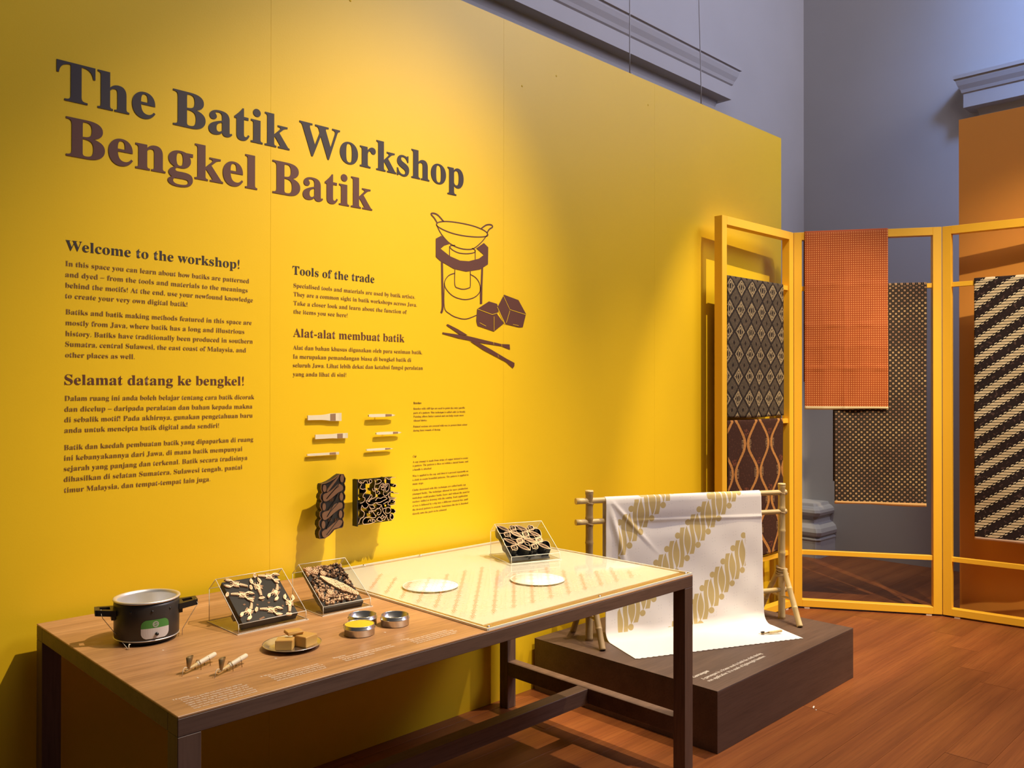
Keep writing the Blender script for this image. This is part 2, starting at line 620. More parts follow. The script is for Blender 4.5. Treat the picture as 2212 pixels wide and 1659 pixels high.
def text_bm(lines, fn, res=3):
    """lines: (text, x0, x1, base, size, offset, italic); fn maps (x, y) to a 3-D point"""
    bm = BM()
    for s, x0, x1, base, size, off, it in lines:
        TC.body = serif(s, it)
        TC.size = 1.0
        TC.offset = off
        TC.resolution_u = res
        bpy.context.view_layer.update()
        dg = bpy.context.evaluated_depsgraph_get()
        me = bpy.data.meshes.new_from_object(TO.evaluated_get(dg))
        xs = [v.co.x for v in me.vertices]
        a, b = min(xs), max(xs)
        k = (x1 - x0) / (b - a) if x1 is not None else size
        for v in me.vertices:
            v.co = fn(x0 + (v.co.x - a) * k, base + v.co.y * size)
        bm.from_mesh(me)
        bpy.data.meshes.remove(me)
    return bm

# ================================================================ SETTING
WY = 3.022          # face of the yellow wall
# floor: sub-floor slab and boards running along the yellow wall
floor = obj('floor', box(BM(), -2.0, 9.0, -3.5, 4.2, -0.12, -0.022), M_sub)
tag(floor, kind='structure')
rnd = random.Random(7)
board_bm = box(BM(), 0, 1.0, 0.0004, 0.1696, -0.022, 0.0, bev=0.0004)
board_me = bpy.data.meshes.new('plank')
bmesh.ops.recalc_face_normals(board_bm, faces=board_bm.faces)
board_bm.to_mesh(board_me)
board_bm.free()
tones = []
for i in range(5):
    k = (0.84, 0.94, 1.0, 1.07, 1.16)[i]
    mm = wood('floor_timber_%d' % i, (0.160 * k, 0.044 * k, 0.013 * k, 1), (0.250 * k, 0.078 * k, 0.020 * k, 1), (0.320 * k, 0.112 * k, 0.028 * k, 1), 0.42, 'X', 1.0, 0.3)
    tones.append(mm)
meshes = []
for mm in tones:
    q = board_me.copy()
    q.materials.append(mm)
    meshes.append(q)
rest = BM()
count = 0
y = -3.5
row = 0
while y < 4.0:
    x = -2.0 - rnd.random() * 2.0
    while x < 9.0:
        L = rnd.choice((1.8, 2.4, 2.7))
        x0, x1 = max(x, -2.0), min(x + L, 9.0)
        seen = x1 > 2.2 and x0 < 7.74 and -1.3 < y < 3.7
        if x1 - x0 > 0.05:
            if seen:
                o = bpy.data.objects.new('plank', meshes[min(4, max(0, int(rnd.gauss(2.2, 1.2))))])
                COL.objects.link(o)
                o.parent = floor
                o.location = (x0 + 0.001, y, rnd.uniform(-0.0006, 0.0))
                o.scale = (x1 - x0 - 0.002, 1, 1)
                count += 1
            else:
                box(rest, x0 + 0.001, x1 - 0.001, y + 0.0015, y + 0.1685, -0.022, 0)
        x += L
    y += 0.17
    row += 1
tag(obj('board_field', rest, tones[2], floor), kind='stuff')

# yellow partition built of tall panels with fine joints
wl = tag(obj('wall_left', box(BM(), -0.75, 5.775, WY + 0.016, WY + 0.09, 0.0, 3.395), M_yellow), kind='structure')
xs = [-0.76, 0.372, 1.651, 2.929, 4.207, 5.79]
for a, b in zip(xs, xs[1:]):
    mbox('wall_panel', wl, M_yellow, a + 0.0002, b - 0.0002, WY, WY + 0.016, 0.0, 3.405, bev=0.0003)
# tiny fixing caps showing as pimples on the upper part
bm = BM()
for (x, z) in ((3.06, 3.10), (2.02, 3.2), (3.32, 3.22), (4.14, 3.26)):
    lathe(bm, [(0.006, 0), (0.005, 0.0015), (0.0, 0.002)], 8)
    for v in bm.verts:
        if not v.tag:
            v.co = Vector((x + v.co.x, WY - v.co.z, z + v.co.y))
            v.tag = True
obj('screw_cap', bm, M_yellow, wl)

BX, BY = 7.73, 3.80
tag(obj('wall_back', box(BM(), -2.0, BX + 0.2, BY, BY + 0.2, 0, 7.4), M_grey), kind='structure')
tag(obj('wall_right', box(BM(), BX, BX + 0.2, -3.5, BY, 0, 7.4), M_grey), kind='structure')
tag(obj('wall_partition', box(BM(), 6.376, 6.46, -1.6, 1.989, 0, 3.44, bev=0.001), M_orange), kind='structure')


def cornice(name, a0, a1, face, axis, z0, ret=0.22):
    """hood moulding: profile (projection, height) swept along an axis with mitred returns at its ends"""
    prof = [(0.0, -0.62), (0.10, -0.62), (0.10, -0.44), (0.115, -0.42), (0.13, -0.33), (0.15, -0.28), (0.26, -0.27), (0.26, -0.155),
            (0.275, -0.145), (0.285, -0.12), (0.31, -0.085), (0.325, -0.05), (0.325, -0.035), (0.345, -0.03), (0.345, 0.0), (0.0, 0.02)]
    bm = BM()
    sc = 0.72
    secs = []
    for end in (0, 1):
        s = []
        for p, h in prof:
            p *= sc
            al = (a0 - p) if end == 0 else (a1 + p)
            s.append(bm.verts.new((al, face - p, z0 + h * sc * 1.35) if axis == 'x' else (face - p, al, z0 + h * sc * 1.35)))
        secs.append(s)
    n = len(prof)
    for i in range(n - 1):
        bm.faces.new((secs[0][i], secs[0][i + 1], secs[1][i + 1], secs[1][i]))
    for e in (0, 1):                                # returns back to the wall
        back = []
        for p, h in prof:
            p *= sc
            al = (a0 - p) if e == 0 else (a1 + p)
            back.append(bm.verts.new((al, face + 0.01, z0 + h * sc * 1.35) if axis == 'x' else (face + 0.01, al, z0 + h * sc * 1.35)))
        for i in range(n - 1):
            bm.faces.new((secs[e][i], secs[e][i + 1], back[i + 1], back[i]))
    return tag(obj(name, bm, M_grey), kind='structure')


cornice('trim_1', 0.5, 5.90, BY, 'x', 4.17)
cornice('trim_2', -1.8, 2.13, BX, 'y', 4.14)

# pilaster with a stepped moulded base at the room corner
bm = BM()
def ring_box(bm, x0, y0, x1, y1, lev):
    """mouldings on the two free sides: lev = list of (projection, z)"""
    rings = []
    for p, z in lev:
        c = 0.035 if p > 0.02 else 0.02
        rings.append([bm.verts.new(v) for v in ((x0 - p, y1, z), (x0 - p, y0 - p + c, z), (x0 - p + c, y0 - p, z), (x1, y0 - p, z), (x1, y1, z))])
    for a, b in zip(rings, rings[1:]):
        for k in range(4):
            bm.faces.new((a[k], a[k + 1], b[k + 1], b[k]))
    bm.faces.new(rings[-1])
lev = [(0.067, 0), (0.067, 0.160), (0.075, 0.163), (0.075, 0.172), (0.055, 0.185), (0.078, 0.205), (0.085, 0.235), (0.075, 0.27), (0.045, 0.30), (0.02, 0.315),
       (0.015, 0.345), (0.025, 0.370), (0.050, 0.385), (0.060, 0.41), (0.055, 0.435), (0.035, 0.455), (0.012, 0.465), (0.0, 0.49)]
ring_box(bm, 7.46, 3.56, BX + 0.01, BY + 0.01, lev)
tag(obj('trim_3', bm, M_grey), kind='structure')

# suspension wires from the ceiling to the top of the yellow wall
for i, (x, xt, lab) in enumerate(((4.012, 4.012, 'thin steel wire hanging down to the yellow wall top, left one'),
                                  (4.780, 4.64, 'thin steel wire hanging down to the yellow wall top, right one near the corner'))):
    t = thing('hanging_wire', lab, 'wire', (x, WY + 0.04, 3.40), 0, 'suspension wires above the yellow wall')
    obj('wire', tube(BM(), [(0, 0, 0.02), (0, 0, 0.15), ((xt - x) * 0.5, 0, 1.7), (xt - x, 0, 3.6)], 0.0035, 6), M_wire, t)
    obj('anchor', box(BM(), -0.012, 0.012, -0.02, 0.02, -0.005, 0.022), M_wire, t)

# ================================================================ WALL PRINT
def wall_fn(off=0.0012):
    return lambda x, y: (x, WY - off, y)
t = thing('title_lettering', 'large black words The Batik Workshop across the yellow wall', 'lettering', (0.878, WY - 0.002, 2.505))
def letters(root, text, x0, x1, base, size, off, mat):
    """each letter of a large title as its own part"""
    TC.body = serif(text); TC.size = 1; TC.offset = off; TC.resolution_u = 8
    bpy.context.view_layer.update()
    dg = bpy.context.evaluated_depsgraph_get()
    me = bpy.data.meshes.new_from_object(TO.evaluated_get(dg))
    bm = BM(); bm.from_mesh(me)
    a = min(v.co.x for v in bm.verts); b = max(v.co.x for v in bm.verts)
    k = (x1 - x0) / (b - a)
    # connected islands, merged when they overlap horizontally (dots of i)
    isl, seen = [], set()
    for v in bm.verts:
        if v in seen: continue
        st, comp = [v], []
        seen.add(v)
        while st:
            q = st.pop(); comp.append(q)
            for e in q.link_edges:
                r = e.other_vert(q)
                if r not in seen: seen.add(r); st.append(r)
        isl.append([min(q.co.x for q in comp), max(q.co.x for q in comp), comp])
    isl.sort(key=lambda i: i[0])
    merged = []
    for i in isl:
        if merged and i[1] - i[0] < 0.25 and any(abs((i[0] + i[1]) / 2 - (m[0] + m[1]) / 2) < 0.09 for m in merged[-2:]):
            for m in merged[-2:]:
                if abs((i[0] + i[1]) / 2 - (m[0] + m[1]) / 2) < 0.09:
                    m[2] += i[2]; m[0] = min(m[0], i[0]); m[1] = max(m[1], i[1]); break
        else: merged.append(i)
    for m in merged:
        nb = BM(); mp = {}
        for v in m[2]:
            mp[v] = nb.verts.new((x0 + (v.co.x - a) * k - root.location.x, 0, base + v.co.y * size - root.location.z))
        for f in {f for v in m[2] for f in v.link_faces}:
            nb.faces.new([mp[v] for v in f.verts])
        ext = bmesh.ops.extrude_face_region(nb, geom=list(nb.faces))
        for v in [g for g in ext['geom'] if isinstance(g, bmesh.types.BMVert)]: v.co.y += 0.0015
        obj('letter', nb, mat, root)
    bm.free(); bpy.data.meshes.remove(me)
letters(t, 'The Batik Workshop', 0.878, 2.661, 2.505, 0.190, 0.004, M_ink)
t = thing('title_lettering', 'large brown words Bengkel Batik on the yellow wall, under the black title', 'lettering', (0.907, WY - 0.002, 2.323))
letters(t, 'Bengkel Batik', 0.907, 2.134, 2.323, 0.190, 0.004, M_ink2)


def wall_block(name, label, head, head_mat, lines, mat, hs=0.050, bs=0.0245, ho=-0.002, bo=-0.003, hit=False):
    root = thing(name, label, 'wall text', (lines[0][1], WY, lines[-1][3] if len(lines[0]) > 3 else 1))
    ox, oz = root.location.x, root.location.z
    fn = lambda x, y: (x - ox, -0.0012, y - oz)
    h = [(head[0], head[1], head[2], head[3], hs, ho, hit)]
    obj('heading', text_bm(h, fn), head_mat, root)
    b = [(s, x0, x1, z, bs, bo, False) for s, x0, x1, z in lines]
    for q in b: obj('text_line', text_bm([q], fn, 2), mat, root)

wall_block('wall_caption', 'Welcome to the workshop text column at upper left of the yellow wall',
           ('Welcome to the workshop!', 0.907, 1.521, 2.008), M_ink, [
    ('In this space you can learn about how batiks are patterned', 0.907, 1.561, 1.956),
    ('and dyed – from the tools and materials to the meanings', 0.907, 1.555, 1.920),
    ('behind the motifs! At the end, use your newfound knowledge', 0.907, 1.577, 1.884),
    ('to create your very own digital batik!', 0.907, 1.319, 1.849),
    ('Batiks and batik making methods featured in this space are', 0.908, 1.572, 1.796),
    ('mostly from Java, where batik has a long and illustrious', 0.908, 1.542, 1.760),
    ('history. Batiks have traditionally been produced in southern', 0.908, 1.577, 1.724),
    ('Sumatra, central Sulawesi, the east coast of Malaysia, and', 0.908, 1.549, 1.689),
    ('other places as well.', 0.908, 1.132, 1.653)], M_ink3)
wall_block('wall_caption', 'Selamat datang ke bengkel text column at lower left of the yellow wall',
           ('Selamat datang ke bengkel!', 0.906, 1.540, 1.562), M_ink2, [
    ('Dalam ruang ini anda boleh belajar tentang cara batik dicorak', 0.906, 1.584, 1.509),
    ('dan dicelup – daripada peralatan dan bahan kepada makna', 0.906, 1.576, 1.473),
    ('di sebalik motif! Pada akhirnya, gunakan pengetahuan baru', 0.906, 1.577, 1.438),
    ('anda untuk mencipta batik digital anda sendiri!', 0.906, 1.441, 1.403),
    ('Batik dan kaedah pembuatan batik yang dipaparkan di ruang', 0.905, 1.580, 1.346),
    ('ini kebanyakannya dari Jawa, di mana batik mempunyai', 0.905, 1.535, 1.311),
    ('sejarah yang panjang dan terkenal. Batik secara tradisinya', 0.905, 1.556, 1.276),
    ('dihasilkan di selatan Sumatera, Sulawesi tengah, pantai', 0.905, 1.535, 1.241),
    ('timur Malaysia, dan tempat-tempat lain juga.', 0.906, 1.408, 1.205)], M_ink3)
wall_block('wall_caption', 'Tools of the trade text column left of the stove drawing',
           ('Tools of the trade', 1.748, 2.146, 2.009), M_ink, [
    ('Specialised tools and materials are used by batik artists.', 1.753, 2.370, 1.957),
    ('They are a common sight in batik workshops across Java.', 1.753, 2.380, 1.922),
    ('Take a closer look and learn about the function of', 1.753, 2.323, 1.886),
    ('the items you see here!', 1.753, 2.009, 1.852)], M_ink3)
wall_block('wall_caption', 'Alat-alat membuat batik text column above the wall-mounted brushes',
           ('Alat-alat membuat batik', 1.751, 2.310, 1.758), M_ink2, [
    ('Alat dan bahan khusus digunakan oleh para seniman batik.', 1.751, 2.412, 1.707),
    ('Ia merupakan pemandangan biasa di bengkel batik di', 1.751, 2.348, 1.671),
    ('seluruh Jawa. Lihat lebih dekat dan ketahui fungsi peralatan', 1.751, 2.415, 1.636),
    ('yang anda lihat di sini!', 1.751, 2.003, 1.600)], M_ink3)
wall_block('wall_caption', 'tiny Brushes caption right of the pointed brushes',
           ('Brushes', 2.361, 2.407, 1.480), M_ink2, [
    ('Brushes with stiff tips are used to paint dye onto specific', 2.361, 2.672, 1.455),
    ('parts of a pattern. This technique is called colet (to brush).', 2.361, 2.676, 1.436),
    ('Painting allows better control and can help create more', 2.361, 2.664, 1.419),
    ('vibrant fabrics.', 2.361, 2.441, 1.401),
    ('Painted sections are covered with wax to protect their colour', 2.360, 2.687, 1.374),
    ('during later rounds of dyeing.', 2.360, 2.521, 1.356)], M_ink3, 0.0145, 0.0125, 0.0, 0.0)
wall_block('wall_caption', 'tiny long Cap caption right of the openwork wall stamp',
           ('Cap', 2.359, 2.379, 1.239), M_ink2, [
    ('A cap (stamp) is made from strips of copper twisted to create', 2.358, 2.692, 1.214),
    ('a pattern. The pattern is then set within a metal frame, and', 2.358, 2.693, 1.197),
    ('a handle is attached.', 2.358, 2.468, 1.179),
    ('Wax is applied to the cap, and then it is pressed repeatedly on', 2.357, 2.693, 1.151),
    ('a cloth to create beautiful patterns. The pattern is applied in', 2.357, 2.695, 1.133),
    ('many steps.', 2.357, 2.421, 1.115),
    ('Cloths decorated with this technique are called batik cap', 2.356, 2.677, 1.087),
    ('(stamped batik). The technique allowed for mass production:', 2.356, 2.693, 1.069),
    ('workshops could produce batiks faster and without the need for', 2.356, 2.703, 1.051),
    ('workers skilled at drawing with the canting. Each application', 2.356, 2.690, 1.034),
    ('of wax is followed by a dip into a different coloured dye, until', 2.357, 2.692, 1.016),
    ('the desired pattern is created. Sometimes the dye is brushed', 2.357, 2.693, 0.998),
    ('directly onto the parts to be coloured.', 2.357, 2.560, 0.980)], M_ink3, 0.0145, 0.0125, 0.0, 0.0, True)

# measured outlines (metres on the wall)
ILL_S = [(5, [(2.4934, 2.3132), (2.5107, 2.3256), (2.5604, 2.3355), (2.6385, 2.3393), (2.7271, 2.3365), (2.7932, 2.3252), (2.8184, 2.3119), (2.8142, 2.299), (2.76, 2.2878), (2.6785, 2.2816), (2.5993, 2.2833), (2.5374, 2.2929), (2.4994, 2.3053), (2.4934, 2.3132)]), (5, [(2.4956, 2.3106), (2.5222, 2.2733), (2.5683, 2.2379), (2.6229, 2.2207), (2.6786, 2.2183), (2.7272, 2.2283), (2.7766, 2.2635), (2.8058, 2.2936), (2.8184, 2.3088)]), (7, [(2.4979, 2.3209), (2.4805, 2.3406), (2.4619, 2.3553), (2.4768, 2.3616), (2.5031, 2.3567), (2.5373, 2.3323)]), (7, [(2.7765, 2.331), (2.8099, 2.3527), (2.8421, 2.3584), (2.8523, 2.3492), (2.8294, 2.3337), (2.8151, 2.3145)]), (4.5, [(2.6088, 2.2292), (2.5776, 2.2224), (2.5877, 2.2077), (2.6309, 2.196), (2.6867, 2.1981), (2.7314, 2.2093), (2.7354, 2.2219), (2.715, 2.2274)]), (4.5, [(2.5745, 2.2209), (2.5746, 2.1736)]), (4.5, [(2.7371, 2.2203), (2.7371, 2.1753)]), (12, [(2.5278, 2.1478), (2.5303, 2.0248), (2.532, 1.9311), (2.5229, 1.9023)]), (12, [(2.7835, 2.1447), (2.7786, 2.0461), (2.7771, 1.9633)]), (4.5, [(2.6074, 2.1147), (2.6075, 2.0404), (2.6311, 2.0275), (2.6629, 2.0254), (2.6951, 2.0341), (2.7056, 2.0459), (2.7054, 2.1155)]), (4.5, [(2.6074, 2.0969), (2.5685, 2.0813), (2.544, 2.0495), (2.5532, 2.018), (2.5998, 1.9862), (2.671, 1.9767), (2.7358, 1.9938), (2.7704, 2.0271), (2.7645, 2.0633), (2.7397, 2.0885), (2.7055, 2.1004)]), (4.5, [(2.5425, 2.0435), (2.5427, 1.9318), (2.5766, 1.9016), (2.6235, 1.8867), (2.6792, 1.884), (2.7466, 1.9063)]), (4.5, [(2.7703, 2.0454), (2.7705, 1.961)])]

ILL_F = [[(2.4905, 2.2458), (2.4906, 2.1613), (2.5148, 2.1464), (2.5996, 2.1169), (2.6788, 2.1111), (2.7685, 2.1309), (2.8212, 2.1609), (2.8228, 2.2445), (2.7933, 2.2625), (2.7436, 2.2308), (2.7934, 2.2041), (2.7602, 2.182), (2.6948, 2.1628), (2.6388, 2.1598), (2.5761, 2.1737), (2.5185, 2.2025), (2.5414, 2.2199), (2.5721, 2.2313), (2.5413, 2.2522), (2.5222, 2.2633)], [(2.7499, 1.937), (2.8274, 1.9792), (2.8829, 1.9709), (2.8959, 1.9405), (2.8829, 1.921), (2.9308, 1.8768), (2.8616, 1.8326), (2.7525, 1.8548), (2.7442, 1.8787)], [(2.9306, 2.0202), (3.033, 2.0008), (3.0879, 1.9339), (3.065, 1.865), (3.0377, 1.8623), (2.9395, 1.8742), (2.8855, 1.9554)], [(2.5307, 1.8137), (2.5383, 1.8123), (2.6874, 1.8031), (2.7941, 1.7882), (2.9091, 1.773), (2.9705, 1.7728), (2.9732, 1.7463), (2.9135, 1.7618), (2.7857, 1.7719), (2.6316, 1.7887), (2.5307, 1.806)], [(2.5551, 1.8502), (2.5628, 1.853), (2.6236, 1.833), (2.689, 1.8062), (2.6394, 1.8069), (2.5551, 1.8472)], [(2.7019, 1.7796), (2.7526, 1.7755), (2.8447, 1.742), (2.9486, 1.7001), (3.0046, 1.6805), (3.0037, 1.6646), (2.993, 1.653), (2.9442, 1.6842), (2.7941, 1.7373)]]

ILL_Y = [(2.5, [(2.7523, 1.9359), (2.8487, 1.9157), (2.8872, 1.9262)]), (2.5, [(2.8615, 1.9072), (2.8616, 1.837)]), (2.5, [(2.9262, 2.0135), (2.9703, 1.9486), (3.0833, 1.9304)]), (2.5, [(2.9703, 1.9423), (2.9457, 1.8808)]), (3, [(2.8829, 1.9553), (2.9378, 1.8728)]), (2, [(2.7648, 1.8707), (2.8065, 1.8564)]), (2, [(2.9927, 1.8752), (3.0331, 1.871)]), (2, [(2.8574, 1.7797), (2.86, 1.7674)]), (2, [(2.9134, 1.7756), (2.9152, 1.76)]), (2, [(2.8875, 1.7185), (2.8919, 1.7061)])]

ST1_O = [(1.83, 1.1681), (1.8475, 1.1696), (1.8674, 1.1757), (1.8851, 1.1839), (1.903, 1.1942), (1.9166, 1.2009), (1.9302, 1.2), (1.9405, 1.1818), (1.9382, 1.1683), (1.9337, 1.1619), (1.9394, 1.1488), (1.9383, 1.1354), (1.9326, 1.1252), (1.9395, 1.112), (1.9384, 1.0985), (1.9304, 1.0895), (1.9362, 1.0774), (1.9351, 1.062), (1.9294, 1.0529), (1.934, 1.0408), (1.9317, 1.0255), (1.9261, 1.0184), (1.9318, 1.0042), (1.9296, 0.989), (1.925, 0.9821), (1.9081, 0.9818), (1.8879, 0.9784), (1.8768, 0.9682), (1.8635, 0.9583), (1.8437, 0.9493), (1.8218, 0.9492), (1.8163, 0.966), (1.8174, 0.9791), (1.825, 0.9895), (1.8162, 1.0038), (1.8173, 1.0188), (1.8271, 1.0291), (1.8194, 1.0412), (1.8205, 1.0544), (1.8292, 1.062), (1.8215, 1.077), (1.8225, 1.0901), (1.8302, 1.097), (1.8214, 1.113), (1.8235, 1.1241), (1.8312, 1.133), (1.8257, 1.1486), (1.8267, 1.1618)]

ST1_OV = [(1.841, 1.1492, 0.0084, 0.0146), (1.839, 1.0757, 0.008, 0.0146), (1.8359, 1.0044, 0.0084, 0.0156), (1.9229, 1.1834, 0.009, 0.0165), (1.9202, 1.1089, 0.0084, 0.0156), (1.9165, 1.0378, 0.0084, 0.0156)]

ST1_BL = [[(1.8334, 1.1195), (1.841, 1.1264), (1.8542, 1.131), (1.8763, 1.1406), (1.9054, 1.1612), (1.9167, 1.1584), (1.9269, 1.1499), (1.9258, 1.1364), (1.9077, 1.1283), (1.8853, 1.1149), (1.8631, 1.1016), (1.8455, 1.0965), (1.8356, 1.1022)], [(1.8303, 1.0477), (1.8412, 1.0551), (1.8588, 1.059), (1.8854, 1.0784), (1.9123, 1.0864), (1.9248, 1.0804), (1.9237, 1.065), (1.9056, 1.0572), (1.8855, 1.0458), (1.8633, 1.0309), (1.8435, 1.0225), (1.8325, 1.0304)], [(1.8294, 0.9738), (1.8414, 0.9819), (1.8568, 0.9877), (1.8856, 1.0055), (1.9057, 1.0158), (1.9238, 1.0109), (1.9227, 0.9994), (1.9081, 0.9853), (1.8856, 0.9825), (1.8635, 0.9641), (1.8459, 0.951), (1.8327, 0.9583)], [(1.852, 1.1407), (1.8763, 1.1674), (1.9053, 1.194), (1.9076, 1.19), (1.8852, 1.1648), (1.8564, 1.1346)]]

ST1_LN = [[(1.9076, 1.1611), (1.8499, 1.1066)], [(1.8499, 1.1066), (1.8675, 1.1241), (1.8919, 1.145), (1.9076, 1.1533)], [(1.8943, 1.0987), (1.8522, 1.034)], [(1.9056, 1.0861), (1.8677, 1.0534), (1.8522, 1.034)], [(1.9077, 1.1283), (1.8898, 1.0953), (1.8588, 1.06)], [(1.9057, 1.0167), (1.8767, 0.9893), (1.8502, 0.9618)], [(1.8855, 1.0458), (1.8722, 1.0242), (1.8502, 0.9847)]]

ST2_R = [[(2.0041, 1.1731), (2.0042, 1.1633), (2.0183, 1.1523), (2.0113, 1.1391), (2.0231, 1.1302), (2.0373, 1.131), (2.0421, 1.1207), (2.0302, 1.1099), (2.0255, 1.0984), (2.035, 1.0936), (2.0338, 1.0819), (2.0232, 1.075), (2.0114, 1.0741)], [(2.0112, 1.1647), (2.0254, 1.1557), (2.0348, 1.1649), (2.0467, 1.162), (2.0491, 1.1519), (2.0635, 1.1527), (2.0707, 1.1601), (2.0635, 1.1686), (2.0563, 1.1612), (2.0635, 1.1527)], [(2.0852, 1.165), (2.0876, 1.1508), (2.0828, 1.1292), (2.0889, 1.1127), (2.089, 1.0927), (2.0709, 1.0864), (2.0565, 1.0798), (2.041, 1.0812), (2.0517, 1.0663), (2.0709, 1.0605), (2.0902, 1.0686), (2.1097, 1.0668), (2.1293, 1.073), (2.1491, 1.0813), (2.1318, 1.0889), (2.1146, 1.0844), (2.0999, 1.0878), (2.089, 1.0768)], [(2.0901, 1.1466), (2.1047, 1.1475), (2.1193, 1.1564), (2.1095, 1.1652), (2.0949, 1.1623)], [(2.0901, 1.1306), (2.1047, 1.1254), (2.112, 1.1389), (2.1292, 1.1476), (2.1342, 1.129), (2.1317, 1.1192), (2.1194, 1.1222), (2.1218, 1.1341), (2.1292, 1.1315)], [(2.0974, 1.11), (2.1023, 1.1176), (2.1121, 1.1067), (2.1023, 1.1036)], [(2.1341, 1.1553), (2.1415, 1.1709), (2.1589, 1.1615), (2.1764, 1.1683), (2.194, 1.167)], [(2.1342, 1.1189), (2.1293, 1.1012), (2.1417, 1.0921), (2.159, 1.1027), (2.1765, 1.1093), (2.1891, 1.1001), (2.2119, 1.0971)], [(2.179, 1.1315), (2.189, 1.1388), (2.1979, 1.132), (2.1916, 1.1264)], [(2.1566, 1.0907), (2.1691, 1.0815), (2.1866, 1.0799), (2.1993, 1.0788)], [(2.159, 1.0986), (2.1566, 1.0867), (2.1691, 1.0754), (2.1942, 1.0751)], [(2.1791, 1.0643), (2.1867, 1.0697), (2.1917, 1.0611), (2.1842, 1.0577)], [(2.0209, 1.0653), (2.0304, 1.0526), (2.0446, 1.0512), (2.0541, 1.0601), (2.0661, 1.047), (2.0806, 1.0456), (2.0854, 1.0511), (2.0758, 1.058)], [(2.0209, 1.0634), (2.0162, 1.0481), (2.0256, 1.0392), (2.0328, 1.0306), (2.0281, 1.0153), (2.0139, 1.0089), (2.0046, 0.9903)], [(2.0541, 1.0621), (2.0686, 1.0388), (2.0807, 1.0256), (2.0904, 1.0086), (2.0759, 1.0062), (2.0566, 1.0122), (2.0376, 1.0103), (2.0257, 0.9997), (2.0281, 0.9856), (2.0471, 0.9835), (2.0711, 0.9848), (2.088, 0.9909), (2.0759, 1.0002), (2.0567, 0.9983), (2.0519, 0.9909)], [(2.0686, 1.0388), (2.0855, 1.0351), (2.1, 1.0437), (2.1147, 1.0382), (2.1172, 1.0239), (2.105, 1.0151), (2.0976, 1.0219), (2.1049, 1.0271)], [(2.0902, 1.0686), (2.1049, 1.0592), (2.1196, 1.0558), (2.1098, 1.0447), (2.0952, 1.0402)], [(2.1196, 1.0558), (2.1245, 1.0392), (2.1319, 1.0224), (2.1443, 1.009), (2.1518, 0.994), (2.1568, 0.9854)], [(2.1294, 1.0589), (2.1541, 1.0667), (2.1541, 1.0545), (2.1741, 1.0505), (2.1943, 1.0527)], [(2.0928, 0.9984), (2.1099, 0.9885), (2.1246, 0.9889), (2.1099, 1.0066), (2.0953, 0.9981)], [(2.1246, 1.0151), (2.1344, 1.004), (2.1443, 1.0029), (2.1493, 1.0105)], [(2.1692, 1.0124), (2.1792, 1.0114), (2.1843, 0.9966), (2.1743, 0.9875), (2.1642, 1.0008), (2.1692, 1.0124)], [(2.1867, 1.031), (2.1943, 1.0221), (2.1868, 1.0147)], [(2.1245, 1.0372), (2.1442, 1.0413), (2.1592, 1.0419), (2.1692, 1.0287), (2.1592, 1.0175), (2.1418, 1.0214), (2.1442, 1.0413)], [(2.0445, 1.0809), (2.0541, 1.0899), (2.066, 1.1048), (2.0709, 1.0944), (2.0565, 1.0818)], [(2.144, 1.1444), (2.1589, 1.1412), (2.1565, 1.1171), (2.1416, 1.1123), (2.1416, 1.1325), (2.144, 1.1444)]]

LOBS = [((0.113, 0.931), (0.379, 0.818)), ((0.558, 0.867), (0.535, 0.525)), ((0.92, 0.906), (0.671, 1.001)), ((0.313, 0.578), (0.054, 0.702)), ((0.738, 0.478), (0.912, 0.666)), ((0.968, 0.338), (0.872, 0.062)), ((0.131, 0.179), (0.304, 0.351)), ((0.646, 0.13), (0.409, 0.249))]

ill = thing('wall_illustration', 'brown line drawing of a pan on a stove with wax blocks and brushes', 'illustration', (2.45, WY, 1.70))
fnI = lambda h: (lambda x, y, d: (x - 2.45, -0.0012 - h, y - 1.70))
bm = BM()
for wd, p in ILL_S: ribbon(bm, smooth_pts(p, 5) if len(p) > 3 else p, wd / 1000.0, fnI(0))
obj('stove_drawing', bm, M_ink2, ill)
bm = BM(); poly(bm, ILL_F[0], fnI(0.0004)); obj('stove_ring', bm, M_ink2, ill)
for k in (1, 2):
    bm = BM(); poly(bm, ILL_F[k], fnI(0.0004 + 0.0003 * k)); obj('wax_block_drawing', bm, M_ink2, ill)
bm = BM()
for k in (3, 4, 5): poly(bm, ILL_F[k], fnI(0.0004 + 0.0002 * k))
obj('brush_drawing', bm, M_ink2, ill)
for wd, p in ILL_Y: obj('highlight_line', ribbon(BM(), p, wd / 1000.0, fnI(0.0020)), M_yellow, ill)

